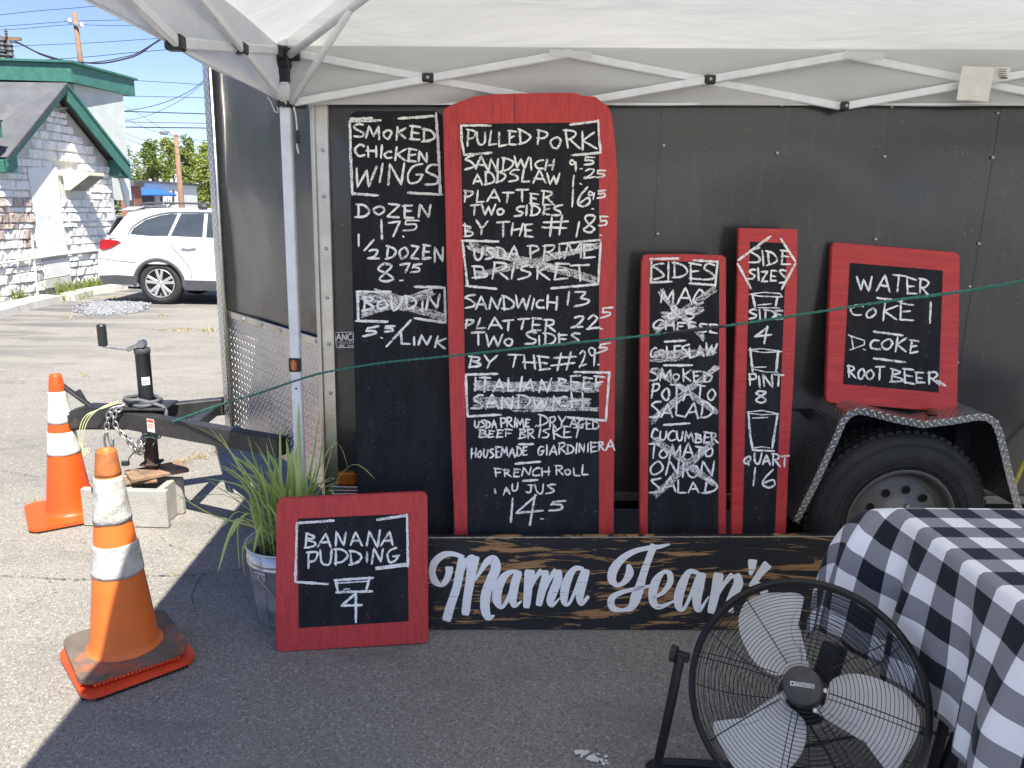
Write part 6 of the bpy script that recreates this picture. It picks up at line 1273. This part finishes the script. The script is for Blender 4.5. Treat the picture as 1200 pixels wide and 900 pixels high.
def gravel():
    bm = bmesh.new(); c = ong(135, 361)
    for _ in range(2600):
        gx, gy_ = rnd.gauss(0, 1), rnd.gauss(0, 1)
        if gx*gx+gy_*gy_ > 5: continue
        a = ong(132+gx*21, 361+gy_*4.6-gx*1.2); r = rnd.uniform(.012, .035)
        M = Matrix.Translation((a.x, a.y, G(a.y)+r*.25+.01)) @ Matrix.Rotation(rnd.uniform(0, 3), 4, (rnd.random(), rnd.random(), 1)) @ Matrix.Diagonal((r, r*.8, r*.6, 1)); bmesh.ops.create_cube(bm, size=1.2, matrix=M)
    o = mk("gravel", bm, MT['gravel']); kind(o, 'stuff', "patch of loose grey gravel in front of the car's rear wheel"); o['category'] = 'gravel'
gravel()
def tufts(spots, mat, name, label, cat, hh=.12, ww=.006, n=60):
    bm = bmesh.new()
    for x, y, rx, ry, hs in spots:
        for _ in range(int(n*max(rx, 3)/6)):
            p = ong(x+rnd.gauss(0, rx*.5), y+rnd.gauss(0, ry*.5)); p.z = G(p.y)+.005; h = hh*hs*rnd.uniform(.4, 1.2); l = Vector((rnd.uniform(-1, 1), rnd.uniform(-1, 1), 0))*h*.6; a = rnd.uniform(0, 3.14); s = Vector((math.cos(a), math.sin(a), 0))*ww*(1 if y < 400 else .5)
            v = [bm.verts.new(p-s), bm.verts.new(p+s), bm.verts.new(p+l*.5+s*.6+Vector((0, 0, h*.6))), bm.verts.new(p+l+Vector((0, 0, h)))]; bm.faces.new((v[0], v[1], v[2], v[3]))
    o = mk(name, bm, mat); kind(o, 'stuff', label); o['category'] = cat
tufts([(85, 345, 18, 5, 1.6), (105, 338, 18, 4, 1.6), (122, 333, 12, 3, 1.5), (22, 348, 9, 5, 1.5), (75, 349, 8, 3, 1)], MT['weed'], "weeds", "green weeds growing at the foot of the white stone wall", "weeds", .13, .012, 150)
tufts([(215, 388, 12, 2, .8), (245, 388, 11, 2.5, 1), (189, 371, 8, 2, .7), (98, 441, 6, 2, .7), (118, 392, 8, 1.5, .5), (205, 388, 25, 1.5, .4), (130, 349, 10, 2, .8), (80, 373, 8, 3, .6)], MT['straw'], "dry_grass", "dry yellow grass tufts growing in the cracks of the car park", "dry grass", .05, .006, 34)
tufts([(215, 543, 12, 3, 1), (235, 537, 14, 3, 1), (255, 530, 10, 4, 1), (205, 546, 8, 2, .7), (45, 592, 7, 3, 1.2), (205, 674, 7, 2, .2)], MT['straw'], "straw", "dry straw lying along the crack beside the concrete block", "straw", .03, .003, 60)

# ------------------------------------------------------------------ far side: buildings, trees, poles and wires
def far_box(name, label, pts, y, depth, mat, zb=-.6, cat="building"):
    P = [ony(*p, y) for p in pts]; t = thing(name, label, cat, (P[0].x, y, zb)); bm = bmesh.new(); prism(bm, [Vector((P[0].x, y, P[0].z)), Vector((P[1].x, y, P[1].z)), Vector((P[1].x, y, zb)), Vector((P[0].x, y, zb))], Vector((0, depth, 0))); mk("wall", bm, mat, t); return t, P
fb, P_ = far_box("brick_building", "low brown brick building just right of the stone building's wall", [(140, 217), (156, 217)], 46, 1.0, MT['brick'])
bm = bmesh.new(); a, b = ony(138, 210, 45.7), ony(157, 212, 45.7); prism(bm, [a, b, ony(157, 218, 45.7), ony(138, 218, 45.7)], Vector((0, 1.4, 0))); mk("roof", bm, MT['roof'], fb)
bm = bmesh.new(); prism(bm, [ony(151, 226, 45.9), ony(156, 226, 45.9), ony(156, 243, 45.9), ony(151, 243, 45.9)], Vector((0, .15, 0))); mk("door", bm, MT['glass'], fb)
wb, _ = far_box("white_building", "low white building with a flat dark roof and blue awning far behind the car", [(162, 213), (212, 216)], 56, 3, MT['plaster'])
bm = bmesh.new(); prism(bm, [ony(161, 211, 55.7), ony(213, 214, 55.7), ony(213, 216.5, 55.7), ony(161, 213.5, 55.7)], Vector((0, 3.5, 0))); mk("roof", bm, MT['roofd'], wb)
for (x0, y0, x1, y1) in ((187, 230, 192, 237), (201, 222, 205, 238), (195, 231, 197, 238), (209, 230, 211, 236)):
    bm = bmesh.new(); prism(bm, [ony(x0, y0, 55.95), ony(x1, y0, 55.95), ony(x1, y1, 55.95), ony(x0, y1, 55.95)], Vector((0, .12, 0))); wnd = mk("window", bm, MT['plaster'], wb)
    bm = bmesh.new(); e = .6; prism(bm, [ony(x0+e, y0+e, 55.9), ony(x1-e, y0+e, 55.9), ony(x1-e, y1-e, 55.9), ony(x0+e, y1-e, 55.9)], Vector((0, .02, 0))); mk("pane", bm, MT['glass'], wnd)
for x in (176, 188, 201): bm = bmesh.new(); tube(bm, [ony(x, 216, 57), ony(x, 209.5, 57)], .10, 6); mk("roof_vent", bm, MT['plaster'], wb)
bm = bmesh.new(); prism(bm, [ony(162, 220, 55.9), ony(190, 222, 55.9), ony(206, 227, 52.5), ony(206, 229, 52.5), ony(163, 228.5, 52.5)], Vector((0, .15, -.05))); mk("awning", bm, MT['blue'], wb)
bm = bmesh.new(); prism(bm, [ony(164, 229, 55.9), ony(180, 229, 55.9), ony(181, 240, 55.9), ony(166, 240, 55.9)], Vector((0, .05, 0))); mk("shop_front", bm, MT['cladding'], wb)
for x in (192, 199): bm = bmesh.new(); tube(bm, [ony(x, 229, 52.6), ony(x, 240, 52.6)], .06, 6); mk("awning_post", bm, MT['plaster'], wb)
def tree(x0, x1, ytop, ybot, y, mat, label, seed, dens=1.0, lean=0):
    rg = random.Random(seed); A, B = ony(x0, ytop, y), ony(x1, ytop, y); base = ony((x0+x1)/2, ybot, y); cx = (A.x+B.x)/2; W_ = (B.x-A.x)/2; zt = A.z; zb = max(-.3, base.z)
    t = thing("tree", label, "tree", (cx, y, -.4), "trees behind the far buildings")
    bm = bmesh.new(); tube(bm, [(cx, y, -.5), (cx+.1, y, 1.5), (cx-.1, y, zt*.5), (cx+.1, y, zt*.8)], [.3, .24, .16, .05], 7)
    for k in range(6):
        a = rg.uniform(0, 6.28); z = zt*rg.uniform(.25, .6); tube(bm, [(cx, y, z), (cx+math.cos(a)*W_*.4, y+math.sin(a)*W_*.4, z+zt*.12), (cx+math.cos(a)*W_*.75, y+math.sin(a)*W_*.7, z+zt*.2)], [.1, .06, .02], 5)
    mk("trunk", bm, MT['trunk'], t, smooth=True)
    bm = bmesh.new(); clumps = []
    for k in range(int(38*dens)):
        h = rg.random(); z = .5+h*(zt-.8); rad = W_*(.5+.75*math.sin(math.pi*min(1, h*1.02))**.7)*(1 if h < .75 else 1.6*(1.05-h)+.3); a = rg.uniform(0, 6.28); q = math.sqrt(rg.random())
        clumps.append((Vector((cx+math.cos(a)*rad*q*.85, y+math.sin(a)*rad*q*.85, z)), rg.uniform(.45, .95)))
    for c, r in clumps:
        for _ in range(75):
            d = Vector((rg.gauss(0, 1), rg.gauss(0, 1), rg.gauss(0, .85))).normalized()*r*rg.uniform(.55, 1.05); p = c+d; s = rg.uniform(.06, .14); n1 = Vector((rg.gauss(0, 1), rg.gauss(0, 1), rg.gauss(0, 1)+.6)).normalized(); u_, v_ = frame_of(n1)
            bm.faces.new([bm.verts.new(p+u_*s*a_+v_*s*b_) for a_, b_ in ((-1, -.6), (1, -.7), (.9, .7), (-.8, .8))])
    mk("crown", bm, mat, t)
for i, a in enumerate([(126, 158, 164, 240, 84, 'tree2', "hazy grey-green tree showing just right of the gable"), (160, 190, 158, 245, 76, 'tree1', "broad bright tree above the blue awning"), (186, 206, 159, 245, 80, 'tree1', "tree directly left of the wooden utility pole"),
                       (206, 231, 157, 245, 78, 'tree1', "slender tree rising right behind the utility pole"), (226, 252, 158, 245, 74, 'tree1', "tall tree touching the trailer's nose edge"), (248, 275, 166, 245, 76, 'tree1', "tree hidden mostly behind the trailer nose"),
                       (166, 186, 178, 245, 92, 'tree2', "low dull tree between the two left crowns"), (100, 128, 176, 245, 96, 'tree2', "dull tree behind the stone building's gable")]):
    tree(*a[:5], MT[a[5]], a[6], 20+i, 1.0)
bm = bmesh.new(); rg = random.Random(5)
for k in range(26000):
    x = rg.uniform(-110, 40); y = rg.uniform(96, 102); z = rg.uniform(-.3, 3.6+noise.noise((x*.2, 0, 0))*1.6); s = rg.uniform(.2, .42); u_, v_ = frame_of(Vector((rg.gauss(0, 1), rg.gauss(0, 1), rg.gauss(0, 1)+.3)))
    bm.faces.new([bm.verts.new(Vector((x, y, z))+u_*s*a_+v_*s*b_) for a_, b_ in ((-1, -.6), (1, -.7), (.9, .7), (-.8, .8))])
o = mk("treeline", bm, MT['tree2']); kind(o, 'stuff', "low line of far woodland along the horizon"); o['category'] = 'woodland'
# poles
pl1 = thing("utility_pole", "wooden utility pole with a street lamp arm standing before the far trees", "utility pole", tuple(ony(212, 238, 50)))
bm = bmesh.new(); a, b = ony(206, 157, 50), ony(213, 242, 50); tube(bm, [Vector((b.x, 50, -.5)), b, a], [.20, .19, .13], 10); mk("pole", bm, MT['bark'], pl1, smooth=True)
bm = bmesh.new(); tube(bm, smooth_pts([tuple(ony(*p, 50)) for p in ((205, 158), (200, 154.5), (195, 155))], 4), .05, 6); mk("lamp_arm", bm, MT['alu'], pl1)
bm = bmesh.new(); box(bm, ony(192, 156, 50), (.5, .25, .2), None, .06); mk("lamp_head", bm, MT['alu'], pl1)
pl2 = thing("utility_pole", "reddish wooden pole leaning above the green fascia", "utility pole", tuple(ony(94, 72, 27)))
bm = bmesh.new(); a, b = ony(87, 14, 27), ony(95.5, 80, 27); d = (b-a).normalized(); e = b+d*((b.z+.5)/-d.z); tube(bm, [a, b, e], [.07, .085, .12], 10); mk("pole", bm, MT['bark'], pl2, smooth=True)
bm = bmesh.new(); box(bm, ony(85, 28, 26.9), (.5, .06, .05), Matrix.Rotation(.35, 3, 'Y')); mk("cross_arm", bm, MT['chrome'], pl2)
for x in (82, 96): bm = bmesh.new(); v = ony(x, 31 if x > 90 else 26, 26.85); lathe(bm, [(.0001, 0), (.05, 0), (.05, .08), (.02, .12), (.0001, .12)], v, None, 8); mk("insulator", bm, MT['white'], pl2)
pl3 = thing("utility_pole", "dark pole top crowded with insulators at the far left edge", "utility pole", tuple(ony(6, 72, 22)))
bm = bmesh.new(); v = ony(6, 44, 22); tube(bm, [(v.x, 22, -.5), v], .10, 8); mk("pole", bm, simple("dark_pole", (.10, .09, .085, 1), .8), pl3, smooth=True)
for (x, y, r, h_) in ((2, 50, .09, .35), (11, 56, .10, .4), (3, 63, .12, .3), (11, 68, .10, .2), (7, 38, .04, .22)):
    bm = bmesh.new(); v = ony(x, y, 21.85); lathe(bm, [(.0001, 0), (r, 0), (r*.7, h_*.2), (r, h_*.35), (r*.7, h_*.5), (r, h_*.65), (r*.6, h_*.8), (r*.3, h_), (.0001, h_)], v-Vector((0, 0, h_/2)), None, 10); mk("insulator", bm, MT['cladding'], pl3)
bm = bmesh.new(); box(bm, ony(4, 45, 21.9), (.9, .08, .08)); mk("cross_arm", bm, MT['bark'], pl3)
def wire(pts, y, r, label):
    bm = bmesh.new(); yy_ = y if isinstance(y, (list, tuple)) else [y]*len(pts); Q = [ony(a, b, c) for (a, b), c in zip(pts, yy_)]; e0 = (Q[0]-Q[1]).normalized()*22; e1 = (Q[-1]-Q[-2]).normalized()*30; e0.z *= .4; e1.z *= .4; tube(bm, [Q[0]+e0]+smooth_pts([tuple(q) for q in Q], 6)+[Q[-1]+e1], r, 5); o = mk("overhead_wire", bm, MT['cable']); tag(o, label, "wire", "overhead wires crossing the sky")
wire([(-60, 24), (0, 17.5), (40, 13), (85, 9.5), (140, 5), (240, -2)], 30, .010, "thin wire highest of all, at the top left of the sky")
wire([(-60, 35), (0, 31), (85, 25), (160, 23), (260, 20)], 31, .010, "thin wire just under the highest one on the left")
wire([(-60, 38), (20, 34), (82, 29), (140, 30), (260, 27)], 32, .010, "thin wire meeting the leaning pole near its top")
wire([(-10, 56), (40, 53), (110, 50), (170, 46), (300, 38)], 30, .010, "thin wire crossing the middle of the leaning pole")
wire([(14, 49), (25, 52), (45, 62), (75, 71), (95, 73), (120, 74), (150, 68), (165, 62), (182, 50), (210, 34)], 23, .022, "thick dark cable swooping from the left pole over the green fascia")
wire([(16, 47), (30, 54), (50, 65), (80, 73), (110, 73), (140, 68), (165, 60), (210, 30)], 23.3, .014, "thinner cable twisted beside the thick swooping one")
wire([(30, 71), (70, 69), (110, 66), (150, 62), (186, 59), (300, 50)], 28, .011, "thin wire running level just above the swooping cable's end")
for (ya, yb, r, lab) in ((93, 100, .012, "topmost level wire between the building and the trailer nose"), (112, 115, .012, "second level wire from the top beside the trailer nose"), (130, 134, .022, "upper thick level wire right of the green fascia"), (142.5, 145, .014, "thin level wire between the two thick ones"), (148.5, 150.5, .024, "lowest thick level wire above the tree tops")):
    wire([(60, ya-4), (137, ya), (195, (ya+yb)/2), (252, yb), (330, yb+5)], 36, r, lab)
wire([(100, 133), (150, 129.5), (190, 121), (225, 105), (250, 84), (275, 62)], 34, .014, "wire curving up steeply to the canopy's lower edge")
wire([(100, 146), (150, 141), (185, 131), (220, 112), (250, 86), (280, 60)], 34.5, .010, "thinner wire curving up just beneath the other curved one")
wire([(120, 105), (137, 119), (165, 135), (200, 157)], 40, .010, "thin wire slanting down to the street lamp"); wire([(120, 118), (140, 134), (170, 150), (205, 160)], 40, .010, "thin wire slanting down to the top of the lamp pole")
wire([(120, 141), (140, 152), (165, 163), (206, 172)], 42, .012, "lower slanting wire behind the nearest tree tops"); wire([(120, 147), (140, 158), (170, 171), (206, 180)], 42, .012, "lowest slanting wire ending behind the trees")
print("objects", len(bpy.data.objects), "tris", sum(len(o.data.polygons) for o in bpy.data.objects if o.type == 'MESH'))
